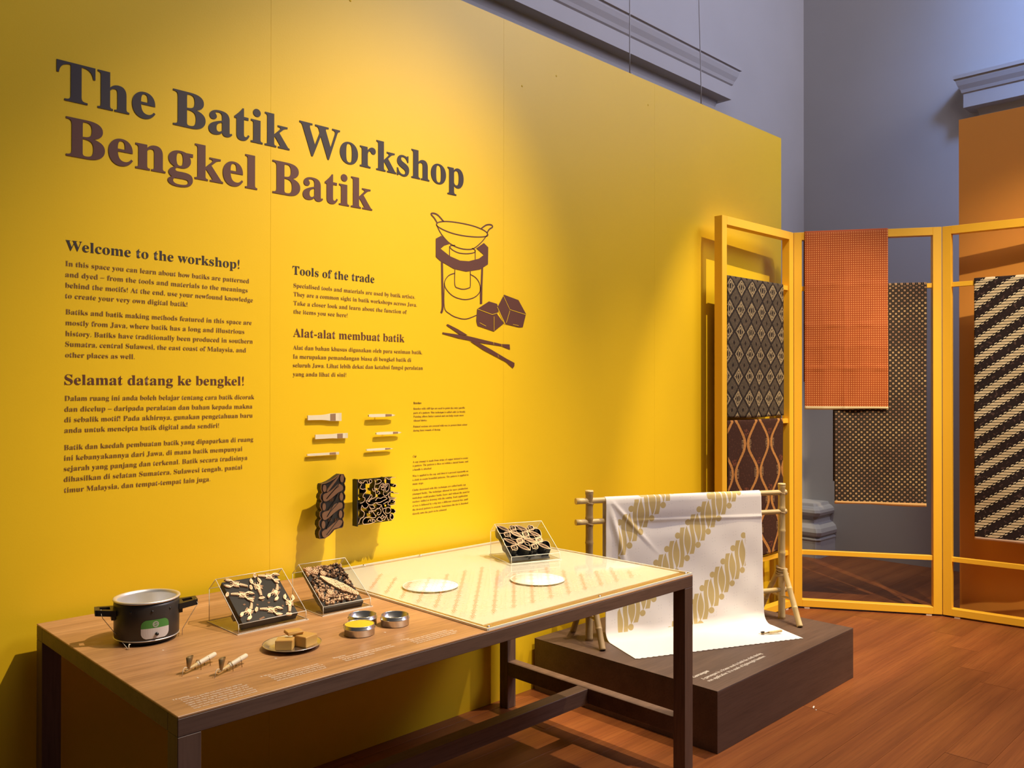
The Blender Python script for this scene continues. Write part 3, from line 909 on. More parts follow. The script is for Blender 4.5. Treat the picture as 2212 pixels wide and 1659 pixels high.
# ================================================================ BRUSHES AND STAMPS ON THE WALL
def brush(label, x, z, L, prof, th, ferr, stand=0.007, tip=0.0):
    """prof: (t along, half width); lies along +x, off the wall"""
    t = thing('wall_brush', label, 'brush', (x, WY, z), 0, 'brushes mounted on the yellow wall')
    up = [(a * L, b) for a, b in prof]
    pts = up + [(a, -b) for a, b in reversed(up)]
    fn = lambda a, b, d: (a, -stand - d, b)
    obj('handle', poly(BM(), pts, fn, th), M_cream, t)
    f0, f1 = ferr
    def hw(s):
        for (a, b), (c, d) in zip(prof, prof[1:]):
            if a <= s <= c: return b + (d - b) * (s - a) / max(c - a, 1e-6)
        return prof[-1][1]
    q = [(f0 * L, hw(f0) * 0.92), (f1 * L, hw(f1) * 0.92), (f1 * L, -hw(f1) * 0.92), (f0 * L, -hw(f0) * 0.92)]
    bm = poly(BM(), q, lambda a, b, d: (a, -stand - th - 0.0001 - d, b), 0.0006)
    obj('ferrule', bm, M_ferrule, t)
    bm = BM()
    for i in range(9):
        b0 = hw(1.0) * (-0.9 + 1.8 * i / 8)
        a0 = L * 0.93
        box(bm, a0, L * (1.0 + tip), -stand - th - 0.0003, -stand + 0.0001, b0 - hw(1.0) * 0.09, b0 + hw(1.0) * 0.09)
    obj('bristle', bm, M_cream, t)
    obj('mount', tube(BM(), [(L * 0.35, 0.0, 0), (L * 0.35, -stand, 0)], 0.0025, 8), M_cream, t)
    return t

brush('wide flat pale brush with flared head, top left of the six', 1.812, 1.431, 0.160, [(0, 0.0095), (0.4, 0.0100), (0.55, 0.012), (0.68, 0.0155), (1, 0.0165)], 0.006, (0.66, 0.82))
brush('straight flat pale brush, middle of the left row of three', 1.847, 1.352, 0.156, [(0, 0.0090), (0.55, 0.0085), (0.66, 0.0100), (1, 0.0105)], 0.006, (0.67, 0.84))
brush('narrow pale brush with blunt tip, bottom left above the scalloped stamp', 1.810, 1.280, 0.150, [(0, 0.0030), (0.1, 0.0046), (0.6, 0.0046), (0.85, 0.0050), (1, 0.0052)], 0.006, (0.70, 0.90))
brush('pointed pale brush, top right of the six, casting a broad shadow', 2.104, 1.433, 0.140, [(0, 0.0040), (0.1, 0.0062), (0.5, 0.0066), (0.85, 0.0052), (0.93, 0.003), (1, 0.0004)], 0.008, (0.62, 0.86), 0.014)
brush('pointed pale brush, middle right of the six, shifted to the right', 2.145, 1.355, 0.135, [(0, 0.0035), (0.1, 0.0054), (0.5, 0.0058), (0.85, 0.0048), (0.93, 0.003), (1, 0.0004)], 0.007, (0.66, 0.86), 0.012)
brush('thin pointed pale brush, bottom right above the openwork stamp', 2.097, 1.286, 0.140, [(0, 0.0025), (0.1, 0.0042), (0.5, 0.0046), (0.85, 0.0038), (0.93, 0.002), (1, 0.0004)], 0.006, (0.70, 0.90), 0.009)

# scalloped stamp
st = thing('copper_stamp', 'tall scalloped dark copper stamp with oval motifs, mounted on the yellow wall', 'stamp', (1.85, WY, 1.07), 0, 'stamps mounted on the yellow wall')
sf = lambda yb: (lambda x, z, d: (x - 1.85, yb - WY - d, z - 1.07))
obj('body', poly(BM(), ST1_O, sf(2.962), 0.028), M_iron, st)
bm = BM(); ribbon(bm, ST1_O, 0.0022, sf(2.934), 0.004, closed=True)
obj('rim', bm, M_copperd, st)
for x, z, a, b in ST1_OV:
    bm = BM(); poly(bm, [(x + a * cos(k * pi / 10), z + b * sin(k * pi / 10)) for k in range(20)], sf(2.934), 0.005)
    obj('oval_motif', bm, M_copperd, st)
for b_ in ST1_BL:
    bm = BM(); poly(bm, [tuple(p) for p in smooth_pts(b_, 3, True)], sf(2.934), 0.005)
    obj('blade_motif', bm, M_copperd, st)
bm = BM()
for l in ST1_LN: ribbon(bm, l, 0.0030, sf(2.934), 0.0056)
obj('groove_line', bm, M_iron, st)
bm = BM()
for cx_, cz_ in ((1.868, 1.128), (1.875, 1.10), (1.87, 1.055), (1.885, 1.062), (1.87, 1.02), (1.895, 1.13), (1.90, 1.015)):
    for k in range(4):
        ribbon(bm, [(cx_ - 0.008 + k * 0.0045, cz_ - 0.006), (cx_ - 0.008 + k * 0.0045, cz_ + 0.008)], 0.0012, sf(2.934), 0.003)
tag(obj('comb_line', bm, M_copperd, st), kind='stuff')
obj('mount', tube(BM(), [(0.02, 0.0, 0.02), (0.02, -0.06, 0.02)], 0.008, 10), M_iron, st)

# openwork stamp: deep ribbons of strip, copper on their front edge
st = thing('copper_stamp', 'square openwork dark metal stamp of curling strips, mounted on the yellow wall', 'stamp', (2.10, WY, 1.07), 0, 'stamps mounted on the yellow wall')
sf = lambda yb: (lambda x, z, d: (x - 2.10, yb - WY - d, z - 1.07))
obj('side_plate', poly(BM(), [(1.998, 0.978), (2.003, 0.978), (2.003, 1.170), (1.998, 1.172)], sf(2.966), 0.034), M_iron, st)
deep, front = BM(), BM()
for r_ in ST2_R:
    p = smooth_pts(r_, 4)
    ribbon(deep, p, 0.0026, sf(2.964), 0.033)
    ribbon(front, p, 0.0022, sf(2.931), 0.0015)
rr = random.Random(3)
for k in range(10):                                  # little inner curls
    cx_, cz_ = rr.uniform(2.015, 2.19), rr.uniform(0.99, 1.16)
    a0, s_ = rr.uniform(0, 6.28), rr.uniform(0.005, 0.012)
    p = [(cx_ + s_ * (1 - i / 14) * cos(a0 + i * 0.5), cz_ + s_ * (1 - i / 14) * sin(a0 + i * 0.5)) for i in range(13)]
    ribbon(deep, p, 0.0020, sf(2.964), 0.033)
    ribbon(front, p, 0.0026, sf(2.931), 0.0015)
obj('strip_body', deep, M_iron, st)
obj('strip_edge', front, M_copper, st)
bm = BM()
for a, b, c, d in ((2.003, 2.197, 0.978, 0.982), (2.003, 2.197, 1.165, 1.169), (2.125, 2.158, 0.985, 1.168), (2.036, 2.066, 0.985, 1.03), (2.03, 2.06, 1.09, 1.165), (2.17, 2.19, 0.985, 1.165), (2.003, 2.195, 1.058, 1.082)):
    poly(bm, [(a, c), (b, c), (b, d), (a, d)], sf(2.966), 0.005)
obj('back_bar', bm, M_iron, st)
obj('mount', tube(BM(), [(0.035, 0.0, 0.0), (0.035, -0.058, 0.0)], 0.006, 10), M_iron, st)

# ================================================================ DISPLAY TABLE
TX0, TX1, TY0, TY1, TZ = 0.812, 2.912, 1.905, 2.972, 0.800
tb = thing('display_table', 'long walnut-brown display table with open legs beside the yellow wall', 'table', (TX0, TY0, 0))
def tbox(name, mat, x0, x1, y0, y1, z0, z1, bev=0.0012, parent=None):
    return mbox(name, parent or tb, mat, x0 - TX0, x1 - TX0, y0 - TY0, y1 - TY0, z0, z1, bev=bev)
top = tbox('tabletop', M_walnut, TX0, TX1, TY0, TY1, TZ - 0.006, TZ)
lw = 0.056
for (x, y_) in ((TX0, TY0), (TX1 - lw, TY0), (TX0, TY1 - lw), (TX1 - lw, TY1 - lw)):
    tbox('leg', M_walnutz, x, x + lw, y_, y_ + lw, 0, TZ - 0.0485)
tbox('apron', M_walnutd, TX0, TX1, TY0, TY0 + lw, TZ - 0.048, TZ - 0.0062)
tbox('apron', M_walnutd, TX0, TX1, TY1 - lw, TY1, TZ - 0.048, TZ - 0.0062)
tbox('apron', M_walnutd, TX0, TX0 + lw, TY0 + lw, TY1 - lw, TZ - 0.048, TZ - 0.0062)
tbox('apron', M_walnutd, TX1 - lw, TX1, TY0 + lw, TY1 - lw, TZ - 0.048, TZ - 0.0062)
tbox('cross_rail', M_walnutd, TX1 - lw, TX1, TY0 + lw, TY1 - lw, 0.160, 0.227)
tbox('cross_rail', M_walnutd, TX0, TX0 + lw, TY0 + lw, TY1 - lw, 0.160, 0.227)
ym = (TY0 + TY1) / 2
tbox('stretcher', M_walnutd, TX0 + lw, TX1 - lw, ym - 0.03, ym + 0.03, 0.160, 0.226)
# white illuminated-looking sheet under acrylic
tbox('white_sheet', M_white, 1.812, 2.902, 1.962, 2.945, TZ, TZ + 0.002, 0)
bm = BM()
tbox('acrylic_sheet', M_acr, 1.782, 2.909, 1.908, 2.968, TZ + 0.0026, TZ + 0.0076, 0)
bm = BM()
for a in ((1.780, 1.784, 1.907, 2.968), (2.906, 2.910, 1.907, 2.968), (1.784, 2.906, 1.906, 1.910), (1.784, 2.906, 2.966, 2.970)):
    box(bm, a[0] - TX0, a[1] - TX0, a[2] - TY0, a[3] - TY0, TZ + 0.0004, TZ + 0.0078)
obj('acrylic_rim', bm, M_edge, tb)
for x, y_ in ((1.80, 1.925), (2.345, 1.925), (2.89, 1.925), (2.35, 2.955), (2.05, 2.955), (2.89, 2.955), (1.80, 2.955)):
    bm = lathe(BM(), [(0.007, TZ + 0.0078), (0.0065, TZ + 0.0098), (0.003, TZ + 0.0105), (0.0, TZ + 0.0105)], 12, (x - TX0, y_ - TY0))
    obj('screw', bm, M_steel, tb)
for cx_, cy_, r_ in ((2.017, 2.474, 0.104), (2.383, 2.266, 0.105)):
    bm = lathe(BM(), [(r_, TZ + 0.0077), (r_, TZ + 0.0081), (0.0, TZ + 0.0081)], 64, (cx_ - TX0, cy_ - TY0))
    obj('round_disc', bm, M_white2, tb)
    bm = lathe(BM(), [(r_, TZ + 0.0079), (r_ + 0.0022, TZ + 0.0079), (r_ + 0.0022, TZ + 0.0094), (r_, TZ + 0.0094), (r_, TZ + 0.0079)], 64, (cx_ - TX0, cy_ - TY0))
    obj('disc_rim', bm, M_cream, tb)
# printed star lines in a stepped field
def infield(x, y_):
    if x < 1.832 or y_ < 2.024: return False
    if x < 2.02: return y_ < 2.775
    if x < 2.395: return y_ < 2.585
    if x < 2.580: return y_ < 2.392
    if x < 2.780: return y_ < 2.207
    return False
stars, faint = BM(), BM()
zf = lambda x, y_, d: (x - TX0, y_ - TY0, TZ + 0.00835)
v0, PU = -0.541, 0.0668
def UV(u, v): return ((u + v) / math.sqrt(2), (u - v) / math.sqrt(2))
for k in range(17):
    v = v0 + 0.0666 * k
    i0 = 38 + (k % 2) * 0.5 * 0
    for i in range(int(i0), 56):
        u = i * PU + (v % PU) * 0 + 0.012
        if infield(*UV(u, v)):
            P = []
            for q in range(8):
                a = q * pi / 4
                du, dv = ((0.029 * cos(a), 0.0105 * sin(a)) if q % 2 == 0 else (0.0095 * cos(a), 0.0060 * sin(a)))
                P.append(UV(u + du, v + dv))
            ribbon(stars, P, 0.0019, zf, closed=True)
            poly(stars, [UV(u + 0.0045 * cos(q * pi / 3), v + 0.0025 * sin(q * pi / 3)) for q in range(6)], zf)
        um = u + PU / 2
        if infield(*UV(um, v)):
            ribbon(stars, [UV(um + 0.0085, v), UV(um, v + 0.0055), UV(um - 0.0085, v), UV(um, v - 0.0055)], 0.0014, zf, closed=True)
        for u_, offs, lo, hi, wd in ((u, (-0.007, 0.007), 0.013, 0.053, 0.0011), (um, (-0.011, 0.0, 0.011), 0.020, 0.046, 0.0008)):
            if infield(*UV(u_, v + 0.033)):
                for of in offs:
                    ribbon(faint, [UV(u_ + of, v + lo), UV(u_ + of, v + hi)], wd, zf)
        if infield(*UV(um, v + 0.033)):
            for s2 in (-1, 1):
                for s3_ in (-1, 1):
                    cu, cv = um + 0.017 * s3_, v + 0.033 + 0.007 * s2
                    poly(faint, [UV(cu + 0.004 * cos(q * pi / 2), cv + 0.0016 * sin(q * pi / 2)) for q in range(4)], zf)
tag(obj('star_print', stars, M_rust, tb), kind='stuff')
tag(obj('line_print', faint, M_rust2, tb), kind='stuff')

# white captions printed on the wood along the front edge
def tcap(num, head, lines, x, x0, x1, y0, dy, hx1):
    fn = lambda a, b: (a - TX0, b - TY0, TZ + 0.0006)
    L = [(num, x, x + 0.005, y0, 0.010, 0, False), (head, x0 - 0.004, hx1, y0 - 0.001, 0.0105, 0, False)]
    for i, (s, f) in enumerate(lines):
        L.append((s, x0 + 0.0025, x0 + 0.0025 + (x1 - x0) * f, y0 - dy * (i + 1), 0.0108, -0.004, False))
    obj('printed_caption', text_bm(L, fn, 1), M_white_ink, tb)
tcap('1', 'Canting', [('A canting is a pen-like tool used to draw with hot', 0.96), ('wax on cloth. It has a bamboo handle and a small', 1.0), ('copper cup with a spout. The wax flows out of the', 0.98), ('spout onto the cloth. Cantings with spouts of many', 1.0), ('sizes are used for fine lines, dots and for covering', 1.0), ('larger areas. Many are still shaped and set by hand.', 0.99)], 0.846, 0.857, 1.021, 2.012, 0.0145, 0.886)
tcap('2', 'Wax', [('Wax is melted and used to draw a pattern on cloth.', 0.97), ('Different types are mixed for the right hardness, so', 1.0), ('that the wax will hold through many rounds of dyeing', 0.98), ('and can be boiled out of the cloth at the very end.', 0.96)], 1.077, 1.090, 1.243, 2.014, 0.0140, 1.106)
tcap('3', 'Natural dyes', [('Dyes were traditionally made from plants and roots', 0.98), ('and give soft browns, blues and yellows to the cloth.', 1.0), ('Many are still in use today.', 0.55)], 1.294, 1.303, 1.482, 2.012, 0.0145, 1.334)
tcap('4', 'Stamps', [('Copper stamps speed up the waxing of long cloths', 0.90), ('and repeat one pattern evenly from edge to edge.', 1.0), ('Each stamp is made by hand of thin copper strips', 1.0), ('set into a metal frame that carries the handle.', 0.92)], 1.530, 1.543, 1.711, 2.014, 0.0140, 1.560)
fn = lambda a, b: (a - TX0, b - TY0, TZ + 0.0006)
for s, x, y_ in (('4', 0.984, 2.414), ('1', 0.955, 2.122), ('2', 1.178, 2.123), ('3', 1.542, 2.113)):
    obj('printed_number', text_bm([(s, x, x + 0.006, y_, 0.010, 0.004, False)], fn, 1), M_white_ink, tb)

# ================================================================ THINGS ON THE TABLE
# --- electric wax pot
PZ = TZ + 0.0005
pot = thing('wax_pot', 'dark grey electric pot with side handles and green badge, left end of table', 'pot', (1.0, 2.568, PZ))
obj('body', lathe(BM(), [(0.0, 0.008), (0.080, 0.008), (0.086, 0.010), (0.0905, 0.016), (0.0915, 0.110), (0.0905, 0.118), (0.084, 0.119), (0.084, 0.06)], 64), M_dark, pot)
obj('foot_ring', lathe(BM(), [(0.070, 0.0), (0.076, 0.0), (0.078, 0.009), (0.070, 0.009)], 48), M_black, pot)
obj('inner_pan', lathe(BM(), [(0.0, 0.030), (0.070, 0.030), (0.080, 0.040), (0.0835, 0.119), (0.0925, 0.1215), (0.0940, 0.1235), (0.0932, 0.1265), (0.0905, 0.1275), (0.084, 0.126), (0.0825, 0.118), (0.079, 0.045), (0.070, 0.0335), (0.0, 0.0335)], 64), M_alu, pot)
obj('base_trim', lathe(BM(), [(0.0900, 0.0128), (0.0918, 0.0138), (0.0918, 0.0155), (0.0900, 0.0165)], 64), M_alu, pot)
ha = radians(-15.7)
for s_ in (-1, 1):
    ca, sa = cos(ha) * s_, sin(ha) * s_
    def hf(a, b, d, ca=ca, sa=sa): return (a * ca - b * sa, a * sa + b * ca, 0.084 + d + (a - 0.09) * 0.10)
    bm = BM()
    for P in ([(0.086, -0.036), (0.100, -0.034), (0.100, 0.034), (0.086, 0.036)], [(0.100, -0.034), (0.134, -0.026), (0.134, -0.014), (0.100, -0.017)],
              [(0.100, 0.017), (0.134, 0.014), (0.134, 0.026), (0.100, 0.034)], [(0.128, -0.0272), (0.141, -0.0235), (0.141, 0.0235), (0.128, 0.0272)]):
        poly(bm, P, hf, 0.017)
    h = obj('handle', bm, M_black, pot)
    bm = box(BM(), -0.008, 0.004, -0.022, 0.022, -0.014, 0.004)
    for v in bm.verts: v.co = Vector(hf(0.094 + v.co.x, v.co.y, v.co.z))
    obj('bracket', bm, M_black, h)
    e = (0.128 * ca, 0.128 * sa - 0.02, 0.086)
    pts = [(e[0] * 1.02, e[1], 0.106), (e[0] * 1.04, e[1] - 0.010, 0.092), (e[0] * 0.99, e[1] - 0.004, 0.080), (0.090 * ca * 0.98 - 0.0, 0.09 * sa - 0.03, 0.022), ((-0.082, -0.074, 0.0012), (0.088, -0.046, 0.0012))[s_ > 0]]
    obj('tie_string', tube(BM(), pts, 0.0009, 6), M_string, pot)
obj('hook', tube(BM(), [(-0.080, -0.077, 0.0), (-0.081, -0.077, 0.010), (-0.078, -0.073, 0.014), (-0.074, -0.070, 0.012)], 0.0014, 8), M_cream, pot)
ba = math.atan2(-2.568, -1.0) + radians(15)
def cyl(a, z, r=0.0922): return (r * cos(a), r * sin(a), z)
def badge(z0, z1, name, mat, r):
    bm = BM()
    hw_, zc, hh, cr = 0.040 / 0.0922, 0.0485, 0.0275, 0.018
    rows = []
    N = 18
    for i in range(N + 1):
        z = z0 + (z1 - z0) * i / N
        dz = abs(z - zc)
        inset = 0 if dz < hh - cr else cr - math.sqrt(max(cr * cr - (dz - hh + cr) ** 2, 0))
        ww = hw_ - inset / 0.0922
        rows.append([bm.verts.new(cyl(ba - ww + 2 * ww * k / 12, z, r)) for k in range(13)])
    for a, b in zip(rows, rows[1:]):
        for k in range(12): bm.faces.new((a[k], a[k + 1], b[k + 1], b[k]))
    return obj(name, bm, mat, pot)
badge(0.0215, 0.0515, 'badge_lower', M_badge, 0.0924)
up = badge(0.0515, 0.0755, 'badge_upper', M_green, 0.0924)
bm = BM()
for r0, r1 in ((0.0085, 0.0070), (0.0055, 0.0046)):
    ring = [[bm.verts.new(cyl(ba + q * cos(k * pi / 12) / 0.0922, 0.0625 + q * sin(k * pi / 12), 0.0928)) for k in range(24)] for q in (r0, r1)]
    for k in range(24): bm.faces.new((ring[0][k], ring[0][(k + 1) % 24], ring[1][(k + 1) % 24], ring[1][k]))
a_ = [bm.verts.new(cyl(ba + x_ / 0.0922, z_, 0.0928)) for x_, z_ in ((-0.004, 0.0610), (0.004, 0.0625), (0.004, 0.0642), (-0.004, 0.0627))]
bm.faces.new(a_)
obj('emblem', bm, M_badge, up)
bm = lathe(BM(), [(0.0048, 0), (0.0045, 0.006), (0.0, 0.0065)], 16)
nrm = Vector((cos(ba + 0.03), sin(ba + 0.03), 0)); tan_ = Vector((-sin(ba), cos(ba), 0))
for v in bm.verts: v.co = Vector(cyl(ba + 0.03, 0.034, 0.0924)) + tan_ * v.co.x + Vector((0, 0, 1)) * v.co.y + nrm * v.co.z
obj('knob', bm, M_black, pot)
for da in (-0.75, -0.10, 0.50):
    bm = lathe(BM(), [(0.0034, 0), (0.003, 0.0018), (0.0, 0.002)], 10)
    n_ = Vector((cos(ba + da), sin(ba + da), 0)); t_ = Vector((-n_.y, n_.x, 0))
    for v in bm.verts: v.co = n_ * (0.0915 + v.co.z) + t_ * v.co.x + Vector((0, 0, 0.100 + v.co.y))
    obj('rivet', bm, M_black, pot)

# --- cantings
def canting(label, loc, rot, cup_mat=M_brass, lying=False, handle=M_cream):
    t = thing('canting_tool', label, 'canting', loc, rot, None if lying else 'wax pens on the table')
    z0 = 0.008 if lying else 0.014
    obj('handle', tube(BM(), [(0.050, 0, z0 + 0.001), (0.054, 0, z0 + 0.001), (0.088, 0, z0 + 0.004), (0.090, 0, z0 + 0.004), (0.121, 0, z0 + 0.007), (0.124, 0, z0 + 0.0075)],
                       [0.0050, 0.0066, 0.0066, 0.0072, 0.0066, 0.0048], 14), handle, t)
    obj('reed_neck', tube(BM(), [(0.008, 0, z0 - 0.003), (0.030, 0, z0 - 0.001), (0.051, 0, z0 + 0.001)], [0.0022, 0.0034, 0.0050], 12), M_bamboo if not lying else M_brass, t)
    bm = BM()                                              # flared copper cup
    rings = []
    for z_, hx, hy in ((0.0, 0.0045, 0.003), (0.010, 0.0070, 0.0045), (0.031, 0.0125, 0.0060), (0.0315, 0.0117, 0.0053), (0.010, 0.0062, 0.0040)):
        rings.append([bm.verts.new((0.020 + z_ * 0.15 + hx * cos(k * pi / 8), hy * sin(k * pi / 8), z0 + z_ - 0.002)) for k in range(16)])
    for a, b in zip(rings, rings[1:]):
        for k in range(16): bm.faces.new((a[k], a[(k + 1) % 16], b[(k + 1) % 16], b[k])).smooth = True
    bm.faces.new(rings[-1])
    if lying:
        for v in bm.verts: v.co = Vector((v.co.x, (v.co.z - z0) * 0.6, z0 + v.co.y * 0.8))
    obj('cup', bm, cup_mat, t)
    if lying:
        obj('spout', tube(BM(), [(0.018, 0, z0), (0.006, 0.0, z0), (-0.006, 0.002, 0.005)], 0.0010, 6), M_brass, t)
    else:
        obj('spout', tube(BM(), [(0.018, 0, z0 + 0.002), (0.006, 0, z0 + 0.006), (0.000, 0, z0 + 0.002), (-0.004, 0, 0.0)], 0.0011, 6), M_cream, t)
        for x_ in (0.056, 0.092):
            bm = tube(BM(), [(x_, -0.010, 0.0), (x_, -0.0085, z0 + 0.002), (x_, -0.004, z0 + 0.010), (x_, 0.004, z0 + 0.010), (x_, 0.0085, z0 + 0.002), (x_, 0.010, 0.0)], 0.0009, 6)
            obj('wire_stand', bm, M_brass, t)
    return t
canting('left of the two bamboo wax pens lying on the table front', (0.937, 2.166, TZ), radians(25))
canting('right of the two bamboo wax pens, nearer the steel plate', (0.992, 2.094, TZ), radians(25))

# --- plate with three wax blocks
plate = thing('steel_plate', 'round shallow steel plate holding pieces of wax', 'plate', (1.266, 2.185, TZ + 0.0006))
obj('dish', lathe(BM(), [(0.0, 0.0), (0.058, 0.0), (0.066, 0.002), (0.080, 0.0105), (0.0835, 0.0115), (0.0838, 0.0128), (0.0800, 0.0125), (0.066, 0.0045), (0.058, 0.0025), (0.0, 0.0025)], 64), M_steel, plate)
def wax(label, loc, rot, sx, sy, sz, tilt=0.0):
    bm = box(BM(), -sx / 2, sx / 2, -sy / 2, sy / 2, 0, sz, bev=0.0025)
    r_ = random.Random(int(sx * 1e5))
    for v in bm.verts: v.co += Vector((r_.uniform(-1, 1), r_.uniform(-1, 1), r_.uniform(-0.3, 0.3) if v.co.z > sz / 2 else 0)) * 0.0012
    o = tag(obj('wax_block', bm, M_wax), label, 'wax', 'wax blocks on the steel plate')
    o.location = loc
    o.rotation_euler = (0, tilt, rot)
wax('amber wax block at the left of the steel plate', (1.240, 2.180, TZ + 0.003), radians(-40), 0.050, 0.040, 0.029)
wax('amber wax block at the right of the steel plate', (1.299, 2.170, TZ + 0.003), radians(18), 0.050, 0.052, 0.031)
wax('thin flat wax piece lying on top of the two thicker blocks', (1.277, 2.196, TZ + 0.0350), radians(-12), 0.048, 0.040, 0.010, 0.02)

# --- tins
def tin(label, x, y_, r, fill=None):
    t = thing('round_tin', label, 'tin', (x, y_, TZ + 0.0003), 0, 'round metal tins by the light table')
    obj('can', lathe(BM(), [(0.0, 0.0), (r - 0.0025, 0.0), (r, 0.002), (r, 0.0195), (r + 0.0016, 0.0205), (r + 0.0016, 0.0228), (r - 0.001, 0.0240), (r - 0.001, 0.0318), (r - 0.002, 0.0325), (r - 0.003, 0.0315), (r - 0.003, 0.003), (0.0, 0.003)], 64), M_steel, t)
    if fill:
        bm = BM()
        rg = random.Random(5)
        rings = [[bm.verts.new((q * (r - 0.003) * cos(k * pi / 16), q * (r - 0.003) * sin(k * pi / 16), 0.0305 + 0.004 * (1 - q) + rg.uniform(-0.0006, 0.0006))) for k in range(32)] for q in (1.0, 0.8, 0.6, 0.4, 0.2)]
        for a, b in zip(rings, rings[1:]):
            for k in range(32): bm.faces.new((a[k], a[(k + 1) % 32], b[(k + 1) % 32], b[k])).smooth = True
        bm.faces.new(rings[-1])
        obj('yellow_powder', bm, fill, t)
    else:
        obj('dark_content', lathe(BM(), [(r - 0.003, 0.012), (0.0, 0.0122)], 48), M_tinin, t)
M_tinin = new_mat('olive_residue', (0.16, 0.14, 0.05, 1), 0.3, 0.5)
tin('round metal tin heaped with bright yellow powder', 1.480, 2.158, 0.0465, M_ywax)
tin('nearly empty round metal tin nearest the white light sheet', 1.620, 2.166, 0.0450)
tin('round metal tin half hidden behind the yellow-filled tin', 1.548, 2.240, 0.0450)

# --- acrylic cases with stamps
TH = math.atan2(0.113, 0.155)
SN, CS = sin(TH), cos(TH)
def slope_pt(x, v, h):                    # v up the slope, h out of it
    return (x, v * CS - h * SN, 0.030 + v * SN + h * CS)

def case(label, loc, rot, wd, dp):
    t = thing('acrylic_case', label, 'display case', loc, rot)
    yp = 0.155 if dp <= 0.2 else dp - 0.045
    kz = (0.143 - 0.030) / yp
    zp = 0.143
    prof = [(0, 0.003), (0, 0.030), (yp, zp), (dp, 0.106), (dp, 0.003)]
    def quad(name, pts):
        bm = BM(); bm.faces.new([bm.verts.new(p) for p in pts]); obj(name, bm, M_acr, t)
    for nm, (a, b) in zip(('front_panel', 'slope_panel', 'top_panel', 'back_panel'), zip(prof, prof[1:])):
        quad(nm, [(0, a[0], a[1]), (wd, a[0], a[1]), (wd, b[0], b[1]), (0, b[0], b[1])])
    for x in (0, wd): quad('side_panel', [(x, a, b) for a, b in prof])
    bm = box(BM(), -0.006, wd + 0.006, -0.006, dp + 0.004, 0.0003, 0.0028); obj('base_panel', bm, M_acr, t)
    bm = BM()
    r = 0.0011
    for x in (0, wd):
        for a, b in zip(prof, prof[1:]): tube(bm, [(x, a[0], a[1]), (x, b[0], b[1])], r, 6)
    for a in prof: tube(bm, [(0, a[0], a[1]), (wd, a[0], a[1])], r * (1.0 if a[1] > 0.004 else 0.8), 6)
    obj('edge', bm, M_edge, t)
    bm = BM()
    for a, b, c, d in ((-0.006, wd + 0.006, -0.0066, -0.0056), (-0.0066, -0.0056, -0.006, dp + 0.004), (wd + 0.0056, wd + 0.0066, -0.006, dp + 0.004)):
        box(bm, a, b, c, d, 0.0004, 0.0030)
    obj('base_edge', bm, M_edge, t)
    return t, math.atan(kz), yp

def make_slope(kth):
    s, c = sin(kth), cos(kth)
    return lambda x, v, h: (x, v * c - h * s + 0.004 * s, 0.030 + v * s + h * c)

# case 1: lobsters
L1 = (1.214, 2.411, TZ)
c1, th, yp = case('clear acrylic case over the lobster stamp, left of the two on the wood', L1, 0, 0.233, 0.200)
SP = make_slope(th)
s1 = thing('lobster_stamp', 'black stamp block with eight coppery lobsters inside the leftmost case', 'stamp', L1, 0)
X0, XW, V0, VW = 0.022, 0.190, 0.006, 0.178
obj('block', poly(BM(), [(X0, V0), (X0 + XW, V0), (X0 + XW, V0 + VW), (X0, V0 + VW)], lambda x, v, d: SP(x, v, -0.038 + d), 0.026), M_iron, s1)
bm = BM(); poly(bm, [(X0 + 0.004, V0 + 0.055), (X0 + XW - 0.03, V0 + 0.055), (X0 + XW - 0.03, V0 + 0.075), (X0 + 0.004, V0 + 0.075)], lambda x, v, d: SP(x, v, -0.060 + d), 0.0145)
obj('handle', bm, M_iron, s1)
bm = BM()
for a, b in (((0.40, 0.06), (0.30, 0.03)), ((0.55, 0.45), (0.50, 0.42)), ((0.62, 0.36), (0.58, 0.35)), ((0.58, 0.75), (0.66, 0.76)), ((0.36, 0.52), (0.42, 0.55)), ((0.20, 0.42), (0.16, 0.41)), ((0.80, 0.20), (0.81, 0.24)), ((0.92, 0.62), (0.93, 0.67)), ((0.38, 0.36), (0.41, 0.35))):
    ribbon(bm, [(X0 + a[0] * XW, V0 + a[1] * VW), (X0 + b[0] * XW, V0 + b[1] * VW)], 0.006, lambda x, v, d: SP(x, v, -0.0117 + d), 0.0008)
obj('inset_plate', bm, M_copperd, s1)

